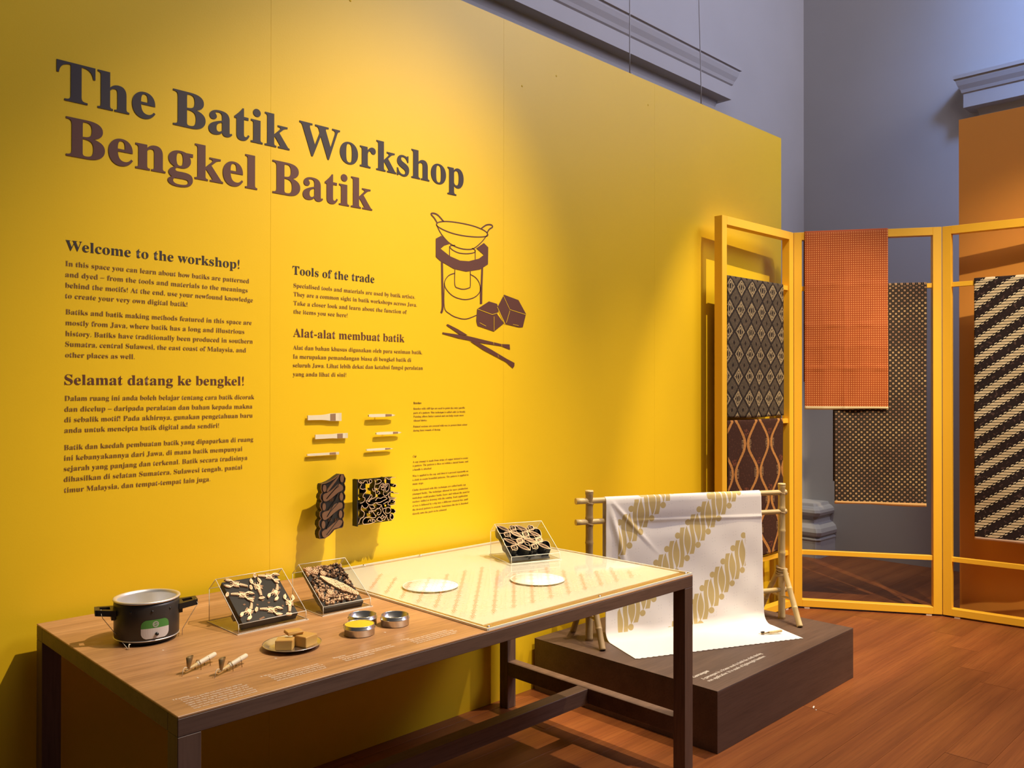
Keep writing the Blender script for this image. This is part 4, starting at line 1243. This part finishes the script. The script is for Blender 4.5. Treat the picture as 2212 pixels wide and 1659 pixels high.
def lobster(c, tail, curl=0.0):
    """c head-side centre, tail tail-side centre, both in slope metres"""
    C_, T_ = Vector(c), Vector(tail)
    ax = (C_ - T_)
    k = 0.00142 + 0.15 * (ax.length / 30.0 - 0.0018)
    f = ax.normalized(); g = Vector((-f.y, f.x))
    def loc(p, q):
        b = curl * max(0, -p) ** 2 * 0.012
        P = (C_ + T_) / 2 + f * ((p - 1) * k) + g * ((q + b) * k)
        return P.x, P.y
    bm = BM()
    fn = lambda x, v, d: SP(x, v, -0.012 + d)
    def ell(p, q, a, b, n=12, h=0.006, rot=0.0, filled=True):
        b = b * 1.12
        pts = [loc(p + a * cos(t) * cos(rot) - b * sin(t) * sin(rot), q + a * cos(t) * sin(rot) + b * sin(t) * cos(rot)) for t in [2 * pi * i / n for i in range(n)]]
        if filled: poly(bm, pts, fn, h)
        else: ribbon(bm, pts, 0.0014, fn, h, closed=True)
    ell(6, 0, 8, 4.6, 14, 0.005)
    ell(8, 0, 4.5, 2.4, 10, 0.0075)
    for i in range(6):
        x = -3.2 - i * 3.0
        ww = 3.3 - i * 0.25
        poly(bm, [loc(x - 1.0, -ww), loc(x + 1.0, -ww * 1.05), loc(x + 1.0, ww * 1.05), loc(x - 1.0, ww)], fn, 0.0062)
        for s in (-1, 1): poly(bm, [loc(x - 1.4, s * ww), loc(x - 0.4, s * ww), loc(x - 1.6, s * (ww + 1.6))], fn, 0.005)
    for i, a in enumerate((-0.9, -0.45, 0, 0.45, 0.9)):
        ell(-24 - 3.2 * cos(a), 5.0 * sin(a), 3.8, 1.8, 10, 0.006, a * -1.0 + pi)
    for s in (-1, 1):
        ribbon(bm, [loc(11, s * 3.5), loc(15, s * 7.5), loc(18, s * 9.0)], 2.8 * k, fn, 0.006)
        ell(24, s * 9.5, 7.5, 3.4, 14, 0.0055, s * -0.12)
        ell(26, s * 9.3, 5.2, 1.7, 10, 0.0072, s * -0.12)
        ribbon(bm, [loc(27, s * 8.3), loc(33, s * 8.0)], 1.5 * k, fn, 0.006)
        for i in range(4):
            ribbon(bm, [loc(1 + i * 3.2, s * 4), loc(0.5 + i * 3.2, s * 7.6), loc(-1.2 + i * 3.2, s * 8.6)], 1.1 * k, fn, 0.005)
        ribbon(bm, [loc(13, s * 1.5), loc(17, s * 3.2), loc(20, s * 2.8)], 0.9 * k, fn, 0.005)
    return obj('lobster_motif', bm, M_copper, s1)
for (a, b), cu in zip(LOBS, (0.6, 0.3, -0.3, -0.7, -1.2, 0.4, -1.2, -0.7)):
    lobster((X0 + a[0] * XW, V0 + a[1] * VW), (X0 + b[0] * XW, V0 + b[1] * VW), cu)

# case 2: dense fish-and-flowers stamp
L2 = (1.511, 2.411, TZ)
r2 = radians(-3)
c2, th2, yp2 = case('clear acrylic case over the dense coppery stamp, beside the light sheet', L2, r2, 0.181, 0.215)
SP2 = make_slope(th2)
s2 = thing('copper_stamp', 'intricate stamp crowded with coppery loops around a fish shape, in the middle case', 'stamp', L2, r2)
X0, XW, V0, VW = 0.016, 0.148, 0.006, 0.190
obj('block', poly(BM(), [(X0, V0), (X0 + XW, V0), (X0 + XW, V0 + VW * 0.96), (X0 + XW * 0.92, V0 + VW), (X0 + 0.005, V0 + VW)], lambda x, v, d: SP2(x, v, -0.040 + d), 0.022), M_iron, s2)
bm = poly(BM(), [(X0 + 0.010, V0 + 0.05), (X0 + XW - 0.02, V0 + 0.05), (X0 + XW - 0.02, V0 + 0.10), (X0 + 0.010, V0 + 0.10)], lambda x, v, d: SP2(x, v, -0.056 + d), 0.0165)
obj('handle', bm, M_iron, s2)
rg = random.Random(11)
loops, loopd = BM(), BM()
fn2 = lambda x, v, d: SP2(x, v, -0.018 + d)
F0, F1 = Vector((0.94, 0.17)), Vector((0.30, 0.72))           # fish axis in fractions
def fishd(u, v):
    p = Vector((u, v)); a = F1 - F0
    t_ = max(0, min(1, (p - F0).dot(a) / a.dot(a)))
    return (p - F0 - a * t_).length, t_
n_ = 0
while n_ < 420:
    u, v = rg.uniform(0.02, 0.97), rg.uniform(0.06, 0.98)
    d_, t_ = fishd(u, v)
    if d_ < 0.11 * (0.35 + 1.3 * sin(pi * min(1, t_ * 0.8 + 0.1))): continue
    if (u > 0.86 and v < 0.32): continue
    n_ += 1
    cx_, cv_ = X0 + u * XW, V0 + v * VW
    s_ = rg.uniform(0.0018, 0.0040)
    a0 = rg.uniform(0, 6.28)
    e_ = rg.uniform(0.4, 1.0)
    P = [(cx_ + s_ * cos(k * pi / 4) * cos(a0) - s_ * e_ * sin(k * pi / 4) * sin(a0), cv_ + s_ * cos(k * pi / 4) * sin(a0) + s_ * e_ * sin(k * pi / 4) * cos(a0)) for k in range(8)]
    dark = (u > 0.45 and v > 0.55 and rg.random() < 0.75) or rg.random() < 0.25
    ribbon(loopd if dark else loops, P, 0.0009, fn2, rg.uniform(0.006, 0.010), closed=True)
tag(obj('loop_strip', loops, M_copper, s2), kind='stuff')
tag(obj('loop_strip_dark', loopd, M_copperd, s2), kind='stuff')
bm = BM()
for i in range(26):                                            # scales along the fish body
    for j in (-2, -1, 0, 1, 2):
        t_ = i / 25
        wd_ = 0.040 * sin(pi * min(1, max(0.04, t_ * 0.85 + 0.1)))
        p = F0 + (F1 - F0) * t_
        q = Vector((-(F1 - F0).y, (F1 - F0).x)).normalized() * (j * wd_)
        cx_, cv_ = X0 + (p.x + q.x) * XW, V0 + (p.y + q.y) * VW
        poly(bm, [(cx_ + 0.0031 * cos(k * pi / 3 + i), cv_ + 0.0031 * sin(k * pi / 3 + i)) for k in range(6)], fn2, 0.0075 + rg.uniform(0, 0.002))
tag(obj('fish_motif', bm, M_copper, s2))
for fx, fv, fr_ in ((0.78, 0.28, 0.012), (0.66, 0.33, 0.010), (0.88, 0.20, 0.010), (0.22, 0.86, 0.014), (0.40, 0.78, 0.011), (0.30, 0.30, 0.011), (0.10, 0.93, 0.010)):
    bm = BM()
    cx_, cv_ = X0 + fx * XW, V0 + fv * VW
    for k in range(7):
        a = k * 2 * pi / 7
        ribbon(bm, [(cx_ + fr_ * 0.62 * cos(a) + fr_ * 0.36 * cos(q * pi / 4), cv_ + fr_ * 0.62 * sin(a) + fr_ * 0.36 * sin(q * pi / 4)) for q in range(8)], 0.0014, fn2, 0.011, closed=True)
    ribbon(bm, [(cx_ + fr_ * 0.22 * cos(q * pi / 4), cv_ + fr_ * 0.22 * sin(q * pi / 4)) for q in range(8)], 0.0013, fn2, 0.0115, closed=True)
    obj('flower_motif', bm, M_copper, s2)

# case 3: lattice stamp on the light sheet
L3 = (2.504, 2.533, TZ + 0.0080)
r3 = radians(-19.7)
c3, th3, yp3 = case('clear acrylic case standing on the white light sheet, at the back', L3, r3, 0.231, 0.222)
SP3 = make_slope(th3)
s3 = thing('lattice_stamp', 'metal lattice stamp with star and leaf loops in the case on the white sheet', 'stamp', L3, r3)
U0, UW, W0, WW = 0.006, 0.200, 0.008, 0.196
deep, front, eye = BM(), BM(), []
fd = lambda x, v, d: SP3(x, v, -0.040 + d)
ff = lambda x, v, d: SP3(x, v, -0.0065 + d)
def m3(p): return (U0 + p[0] * UW, W0 + p[1] * WW)
da, db = Vector((0.235, -0.222)), Vector((0.10, 0.095))
nodes = [(0.265, 0.796), (0.49, 0.567), (0.751, 0.347), (0.700, 0.761), (0.267, 0.361), (0.93, 0.54)]
for n0 in nodes:
    N0 = Vector(n0)
    for s_ in (-1, 1):
        c_ = N0 + db * s_
        if not (0.02 < c_.x < 0.98 and 0.05 < c_.y < 0.97): continue
        P = [m3((c_.x + 0.075 * cos(a), c_.y + 0.085 * sin(a))) for a in [k * pi / 8 for k in range(16)]]
        ribbon(deep, P, 0.0018, fd, 0.033, closed=True)
        ribbon(front, P, 0.0013, ff, 0.0012, closed=True)
        for q_, nn in ((0.085, 0.030), ):
            D = [m3((c_ + db * (0.8 * a) + Vector((0.05, -0.05)) * b)) for a, b in ((1, 0), (0.12, 0.8), (-1, 0), (-0.12, -0.8))]
            ribbon(front, D, 0.0016, ff, 0.0014, closed=True)
            ribbon(deep, D, 0.0018, fd, 0.033, closed=True)
        Dd = [m3((c_ + db * (0.24 * a) + Vector((0.05, -0.05)) * b * 0.3)) for a, b in ((1, 0), (0, 1), (-1, 0), (0, -1))]
        ribbon(front, Dd, 0.0010, ff, 0.0012, closed=True)
    for s_ in (-1, 1):
        for wv_, wdt in ((0.052, 0.0012), (0.024, 0.0010)):
            for sgn in (-1, 1):
                P = []
                for k in range(9):
                    t_ = k / 8
                    q = N0 + da * (s_ * t_) * 0.98 + Vector((0.10, 0.095)).normalized() * sgn * wv_ * sin(pi * t_) ** 0.8
                    P.append(m3((q.x, q.y)))
                if all(0.0 < p_[0] < 0.214 and 0.0 < p_[1] < 0.208 for p_ in P):
                    ribbon(deep, P, 0.0016, fd, 0.033)
                    ribbon(front, P, wdt, ff, 0.0012)
        # big ogee arches between rows
        P = []
        for k in range(11):
            t_ = k / 10
            q = N0 + da * (s_ * t_) + Vector((0.10, 0.095)) * (1.5 * sin(pi * t_)) * s_
            P.append(m3((q.x, q.y)))
        if all(-0.0 < p_[0] < 0.216 and -0.0 < p_[1] < 0.21 for p_ in P):
            ribbon(deep, P, 0.0016, fd, 0.033)
            ribbon(front, P, 0.0013, ff, 0.0012)
    s_ = m3(n0)
    eye.append(s_)
obj('strip_body', deep, M_iron, s3)
obj('strip_edge', front, M_copper, s3)
bm = BM()
rg = random.Random(5)
for c_ in ((0.50, 0.80), (0.72, 0.53), (0.47, 0.36), (0.25, 0.58), (0.52, 0.10), (0.86, 0.12), (0.9, 0.75), (0.93, 0.40)):
    for k in range(5):
        a = rg.uniform(0, 6.28)
        p = [(c_[0] + 0.03 * cos(a + i * 0.5) * (0.4 + i * 0.12), c_[1] + 0.03 * sin(a + i * 0.5) * (0.4 + i * 0.12)) for i in range(6)]
        ribbon(bm, [m3(q) for q in p], 0.0012, lambda x, v, d: SP3(x, v, -0.034 + d), 0.027)
tag(obj('filigree', bm, M_iron, s3))
bm = BM()
poly(bm, [m3(p) for p in ((0.02, 0.04), (0.98, 0.04), (0.98, 0.80), (0.60, 0.94), (0.02, 0.97))], lambda x, v, d: SP3(x, v, -0.044 + d), 0.004)
obj('base_plate', bm, M_iron, s3)
bm = poly(BM(), [m3(p) for p in ((0.10, 0.10), (0.34, 0.02), (0.55, 0.10), (0.50, 0.46), (0.30, 0.58), (0.08, 0.42))], lambda x, v, d: SP3(x, v, -0.060 + d), 0.014)
for v in bm.verts:
    if v.co.z < 0.004: v.co.z = 0.004
obj('handle', bm, M_iron, s3)

# ================================================================ PLINTH, BAMBOO FRAME, WHITE CLOTH
PX0, PX1, PY0, PY1, PH = 3.137, 4.490, 1.930, 3.005, 0.266
pl = thing('plinth', 'low dark brown wooden plinth under the bamboo frame', 'plinth', (PX0, PY0, 0))
mbox('body', pl, M_plinth, 0.0, PX1 - PX0, 0, PY1 - PY0, 0, PH - 0.0035, bev=0.001)
mbox('top_board', pl, M_plinth, 0.0, PX1 - PX0, 0, PY1 - PY0, PH - 0.003, PH, bev=0.0008)
fn = lambda a, b: (a - PX0, b - PY0, PH + 0.0008)
obj('printed_caption', text_bm([('Gawangan', 3.210, 3.334, 2.092, 0.030, 0, False), ('A gawangan is a frame used to hold the cloth during', 3.218, 3.738, 2.050, 0.028, -0.006, False),
    ('wax application. It is made of lightweight bamboo.', 3.216, 3.712, 2.018, 0.028, -0.006, False)], fn, 2), M_white_ink, pl)

GA, GB = Vector((3.307, 2.781, 0)), Vector((4.389, 2.290, 0))
gu = (GB - GA); GL = gu.length; gu.normalize()
gn = Vector((gu.y, -gu.x, 0))
fr = thing('bamboo_frame', 'bamboo rack with lashed tripod feet holding the white batik cloth', 'rack', (GA.x, GA.y, PH))
def G(s, d, z): return GA + gu * s + gn * d + Vector((0, 0, z)) - Vector((GA.x, GA.y, PH))
def culm(name, p0, p1, r, nodes_=4, mat=M_bamboo, parent=None, taper=0.92):
    p0, p1 = Vector(p0), Vector(p1)
    L_ = (p1 - p0).length
    pts, rs = [], []
    for i in range(nodes_ + 1):
        t0 = i / (nodes_ + 1)
        t1 = (i + 1) / (nodes_ + 1)
        for t_, k in ((t0, 1.0), (t0 + 0.02, 0.965), ((t0 + t1) / 2, 0.94), (t1 - 0.02, 0.97), (t1 - 0.006, 1.08)):
            pts.append(p0.lerp(p1, t_)); rs.append(r * k * (1 - (1 - taper) * t_))
    pts.append(p1); rs.append(r * taper)
    bm = tube(BM(), pts, rs, 14)
    ax = (p1 - p0).normalized()
    q = Vector((0, 0, 1)).rotation_difference(ax)
    o = obj(name, bm, mat, parent or fr)
    inv = q.to_matrix().to_4x4().inverted()
    o.data.transform(inv @ Matrix.Translation(-p0))
    o.matrix_local = Matrix.Translation(p0) @ q.to_matrix().to_4x4()
    return o
for s0, top, dk in ((0.0, 1.021, M_bambood), (GL, 1.012, M_bamboo)):
    culm('post', G(s0, 0, PH), G(s0, 0, top), 0.0200, 5, dk, taper=1.0)
    obj('post_cap', lathe(BM(), [(0.0, 0), (0.0215, 0.0), (0.022, 0.004), (0.020, 0.010), (0.012, 0.010), (0.010, 0.002), (0.0, 0.002)], 18), M_bamboo, fr, loc=G(s0, 0, top))
    for sd, ft in ((1, 0.178), (-1, 0.172)):
        e_ = -0.02
        culm('brace_leg', G(s0 + e_ * (1 if s0 else 0.6), sd * ft, PH + 0.003), G(s0, sd * 0.022, 0.545), 0.0165, 2, dk)
        culm('foot_bar', G(s0 - 0.010, sd * 0.012, 0.395), G(s0 - 0.012, sd * 0.100, 0.400), 0.0070, 0, dk)
    bm = BM()
    for k in range(5):
        z_ = 0.505 + k * 0.011
        tube(bm, [G(s0 + 0.026 * cos(a), 0.034 * sin(a) * (1.0 + (0.3 if k < 2 else 0)), z_ + 0.006 * sin(a + k)) for a in [q * pi / 6 for q in range(13)]], 0.0042, 6)
    obj('lashing', bm, M_rope, fr)
    bm = BM()
    for z_ in (0.975, 0.868):
        tube(bm, [G(s0 + 0.0225 * cos(a), 0.0225 * sin(a), z_ - 0.018 + 0.036 * (a / 6.28)) for a in [q * pi / 6 for q in range(13)]], 0.0018, 6)
    obj('lashing', bm, M_rope, fr)
for z_, r_ in ((0.975, 0.0165), (0.868, 0.0155), (0.432, 0.0150)):
    culm('crossbar', G(-0.076, 0, z_ + 0.003), G(GL + 0.028, 0, z_ - 0.004), r_, 5, M_bamboo, taper=0.95)


def sheet(name, path, u0, u1, nu, disp, mat, parent=None, thick=0.0012):
    """cloth: path = list of (position fn of u -> Vector, v) rows; disp(u, v, i) -> (normal offset, u shift, z shift)"""
    bm = BM()
    uvl = bm.loops.layers.uv.new('UVMap')
    rows = []
    for i, (fn_, v) in enumerate(path):
        row = []
        for k in range(nu + 1):
            u = u0 + (u1 - u0) * k / nu
            vt = bm.verts.new(fn_(u, v, i))
            row.append((vt, u, v))
        rows.append(row)
    for a, b in zip(rows, rows[1:]):
        for k in range(nu):
            qd = (a[k], a[k + 1], b[k + 1], b[k])
            f = bm.faces.new([q[0] for q in qd])
            f.smooth = True
            for lp, q in zip(f.loops, qd): lp[uvl].uv = (q[1], q[2])
    me = bpy.data.meshes.new(name)
    bm.to_mesh(me); bm.free()
    me.materials.append(mat)
    o = bpy.data.objects.new(name, me)
    COL.objects.link(o)
    md = o.modifiers.new('Solidify', 'SOLIDIFY'); md.thickness = thick; md.offset = 0
    return o

def bumpf(x, c, w_): return math.exp(-((x - c) / w_) ** 2)
def wrink(u, v):
    """gentle folds on the white cloth"""
    d = 0.0
    d += 0.010 * bumpf(u - 0.095 - (0.985 - v) * 0.30, 0.0, 0.016) * min(1, (0.99 - v) * 7) * bumpf(v, 0.80, 0.14)
    d += 0.007 * bumpf(u - 0.105 - (0.985 - v) * 0.95, 0.0, 0.014) * bumpf(v, 0.86, 0.11)
    d += 0.006 * sin((u * 1.0 + v * 1.3) * 17) * (0.985 - v) * 0.8
    d += 0.004 * sin((u * 1.6 - v * 0.9) * 23 + 1.0) * max(0, 0.9 - v)
    d -= 0.010 * bumpf(u, 0.45, 0.30) * bumpf(v, 0.84, 0.05)
    d += 0.0045 * bumpf(v + (u - 0.4) * 0.02, 0.862, 0.006) * min(1, max(0, (u - 0.20) * 6))
    return d
rows = []
RB = 0.0185
path_z = []
for i in range(0, 16): path_z.append(('b', 0.60 + 0.025 * i))                 # back fall
def wc(u, v, i, mode, a):
    edge = 0.0
    if mode == 'back':
        return GA + gu * u + gn * (-RB - 0.001) + Vector((0, 0, a))
    if mode == 'top':
        return GA + gu * u + gn * (-RB * cos(a)) + Vector((0, 0, 0.976 - 0.006 * (u / 1.19) + RB * sin(a)))
    if mode == 'front':
        grow = (0.985 - a) / 0.72
        un = u + (u - 0.55) * 0.022 * grow
        return GA + gu * un + gn * (RB + 0.002 + 0.012 * grow + wrink(u, a)) + Vector((0, 0, a))
    if mode == 'curve':                                   # rounding out onto the plinth
        R_ = 0.055
        un = u + (u - 0.55) * 0.022
        b_ = RB + 0.014 + wrink(u, 0.32) * (1 - a / (pi / 2))
        return GA + gu * un + gn * (b_ + R_ * (1 - cos(a))) + Vector((0, 0, PH + 0.0022 + R_ - R_ * sin(a)))
    if mode == 'floor':
        un = u + (u - 0.55) * 0.022
        sc_ = 0.0
        return GA + gu * un + gn * (RB + 0.014 + 0.055 + a) + Vector((0, 0, PH + 0.0022 + 0.0012 * max(0, sin(u * 31 + a * 20)) * bumpf(a, 0.1, 0.15)))
P_ = []
for i in range(14): P_.append(((lambda u, v, i_, a=0.62 + 0.0253 * i: wc(u, v, i_, 'back', a)), 1.36 - 0.0253 * i))
for i in range(0, 9): P_.append(((lambda u, v, i_, a=pi * i / 8: wc(u, v, i_, 'top', a)), 1.02 - i * 0.0065))
nz = 90
for i in range(1, nz + 1):
    z_ = 0.970 - (0.970 - (PH + 0.0575)) * i / nz
    P_.append(((lambda u, v, i_, a=z_: wc(u, v, i_, 'front', a)), z_))
for i in range(1, 11): P_.append(((lambda u, v, i_, a=pi / 2 * i / 10: wc(u, v, i_, 'curve', a)), PH + 0.0575 - 0.086 * i / 10))
for i in range(1, 21):
    aa = 0.262 * i / 20
    def ffn(u, v, i_, a=aa, last=(i >= 20)):
        if last: a = a + 0.007 * abs(sin(u * pi / 0.030)) - 0.003
        return wc(u, v, i_, 'floor', a)
    P_.append((ffn, PH - 0.03 - aa))
white = sheet('batik_cloth', P_, 0.085, 1.035, 190, None, M_c_white)
tag(white, 'white cloth with gold wave bands draped over the bamboo frame', 'cloth')

canting('canting pen with dark cup lying on the spread white cloth', (4.004, 2.212, PH + 0.004), math.atan2(2.124 - 2.202, 4.119 - 4.007), M_iron, True, M_bamboo)

# ================================================================ FOLDING SCREEN AND HANGING BATIKS
H1, H2, H3, A1 = Vector((5.62, 2.84, 0)), Vector((6.13, 2.02, 0)), Vector((6.245, 1.07, 0)), Vector((4.721, 2.869, 0))
SH, SW, SD = 2.660, 0.055, 0.058
scr = thing('folding_screen', 'tall three-panel amber wooden folding screen hung with batik cloths', 'screen', (H1.x, H1.y, 0))
def frame_of(A, B):
    u = (B - A); L_ = u.length; u.normalize()
    n = Vector((u.y, -u.x, 0))
    return A, u, n, L_
def pbox(name, fr_, s0, s1, d0, d1, z0, z1, bev=0.0015):
    A, u, n, L_ = fr_
    bm = box(BM(), s0, s1, d0, d1, z0, z1, bev=bev)
    for v in bm.verts:
        v.co = A + u * v.co.x - n * v.co.y + Vector((0, 0, v.co.z)) - Vector((H1.x, H1.y, 0))
    return obj(name, bm, M_screen, scr)
FR = [frame_of(A1, H1), frame_of(H1, H2), frame_of(H2, H3)]
for k, f_ in enumerate(FR):
    L_ = f_[3]
    a, b = (0.0, L_ - 0.0015) if k == 0 else (0.0015, L_ - 0.0015)
    d_off = 0.0
    pbox('stile', f_, a, a + SW, d_off, SD, 0.012, SH)
    pbox('stile', f_, b - SW, b, d_off, SD, 0.012, SH)
    pbox('top_rail', f_, a + SW, b - SW, d_off, SD, SH - SW, SH)
    pbox('bottom_rail', f_, a + SW, b - SW, d_off, SD, 0.012, 0.060)
    for z_ in ((2.262, 1.325, 0.393), (2.262, 0.393), (2.262, 0.393))[k]:
        pbox('rung', f_, a + SW - 0.001, b - SW + 0.001, 0.012, 0.040, z_ - 0.016, z_ + 0.016)
    for s_ in (a + 0.07, b - 0.10):
        bm = box(BM(), s_, s_ + 0.035, 0.004, SD - 0.004, 0.0, 0.0122)
        for v in bm.verts: v.co = f_[0] + f_[1] * v.co.x - f_[2] * v.co.y + Vector((0, 0, v.co.z)) - Vector((H1.x, H1.y, 0))
        obj('glide', bm, M_edge, scr)

def hang(label, f_, s0, s1, ztop, zbot, zback, mat, dfront, dback, group, seed=0, amp=0.004, creases=(), flare=0.0):
    A, u, n, L_ = f_
    rg_ = random.Random(seed)
    ph = [rg_.uniform(0, 6.28) for _ in range(6)]
    fq = [rg_.uniform(6, 16) for _ in range(6)]
    def w_(s, z):
        g_ = min(1.0, (ztop - z) / 0.6)
        d = amp * g_ * (sin(s * fq[0] + z * 2 + ph[0]) + 0.6 * sin(s * fq[1] * 2 - z * 5 + ph[1]) + 0.5 * sin(z * fq[2] + s * 4 + ph[2]))
        for (cz, cs, hgt) in creases:
            if cz is not None: d += hgt * math.exp(-abs(z - cz - 0.004 * sin(s * 30)) / 0.006)
            if cs is not None: d += hgt * math.exp(-abs(s - cs - 0.003 * sin(z * 20)) / 0.006) * g_
        return d
    P = []
    nb = 12
    for i in range(nb):
        z_ = zback + (ztop - 0.012 - zback) * i / nb
        P.append(((lambda s, v, i_, z=z_: A + u * s - n * dback + Vector((0, 0, z))), 2 * ztop - z_))
    mid, rad = (dfront + dback) / 2, (dback - dfront) / 2
    for i in range(9):
        a_ = pi * i / 8
        P.append(((lambda s, v, i_, a=a_: A + u * s - n * (mid + rad * cos(a)) + Vector((0, 0, ztop - 0.012 + 0.012 * min(1.0, 1.6 * sin(a))))), ztop + 0.01 - 0.01 * i / 8))
    nf = max(30, int((ztop - zbot) / 0.016))
    for i in range(1, nf + 1):
        z_ = ztop - 0.012 - (ztop - 0.012 - zbot) * i / nf
        P.append(((lambda s, v, i_, z=z_: A + u * (s + (s - (s0 + s1) / 2) * flare * (ztop - z)) + n * (-dfront + 0.001 + w_(s, z) * (1 if z < ztop - 0.05 else 0.2)) + Vector((0, 0, z + 0.004 * sin(s * 9 + seed) * (1 if z <= zbot + 0.001 else 0)))), z_))
    o = sheet('batik_cloth', P, s0, s1, max(30, int((s1 - s0) / 0.010)), None, mat)
    return tag(o, label, 'cloth', group)
GRP = 'batik cloths hanging on the folding screen'
hang('brown batik cloth with diamond lattice, upper one on the left screen panel', FR[0], 0.069, 0.768, 2.283, 1.362, 1.45, M_c_diamond, 0.006, 0.044, GRP, 1, 0.003, ((1.84, None, 0.003),))
hang('dark brown batik cloth with golden ogee vines, lower one on the left panel', FR[0], 0.069, 0.762, 1.345, 0.425, 0.55, M_c_ogee, 0.006, 0.044, GRP, 2, 0.005, (), 0.0)
hang('orange dotted batik cloth over the middle panel top rail', FR[1], 0.074, 0.622, 2.666, 1.408, 1.60, M_c_orange, -0.006, 0.062, GRP, 3, 0.0035,
     ((2.28, None, 0.004), (1.995, None, 0.005), (1.85, None, 0.004), (1.70, None, 0.006), (None, 0.34, 0.005), (None, 0.20, 0.003)))
hang('black batik cloth with small tan dots, behind and below the orange cloth', FR[1], 0.268, 0.872, 2.284, 0.745, 0.90, M_c_dots, 0.006, 0.044, GRP, 4, 0.004, (), -0.01)
hang('dark batik cloth with cream diagonal rope stripes on the right panel', FR[2], 0.194, 0.850, 2.294, 0.545, 0.70, M_c_parang, 0.006, 0.044, GRP, 5, 0.005, (), 0.0)

# small scrap on the floor
bm = BM()
poly(bm, [(0, 0), (0.020, 0.003), (0.030, 0.012), (0.012, 0.010)], lambda x, y_, d: (x, y_, 0.0008 + d + x * 0.1), 0.0006)
poly(bm, [(-0.012, -0.020), (-0.002, -0.018), (-0.006, -0.012)], lambda x, y_, d: (x, y_, 0.0008 + d), 0.0006)
o = tag(obj('paper_scrap', bm, M_edge), 'tiny pale paper scrap on the floor in front of the plinth', 'scrap')
o.location = (3.915, 1.878, 0)

bpy.data.objects.remove(TO, do_unlink=True)
bpy.data.curves.remove(TC)
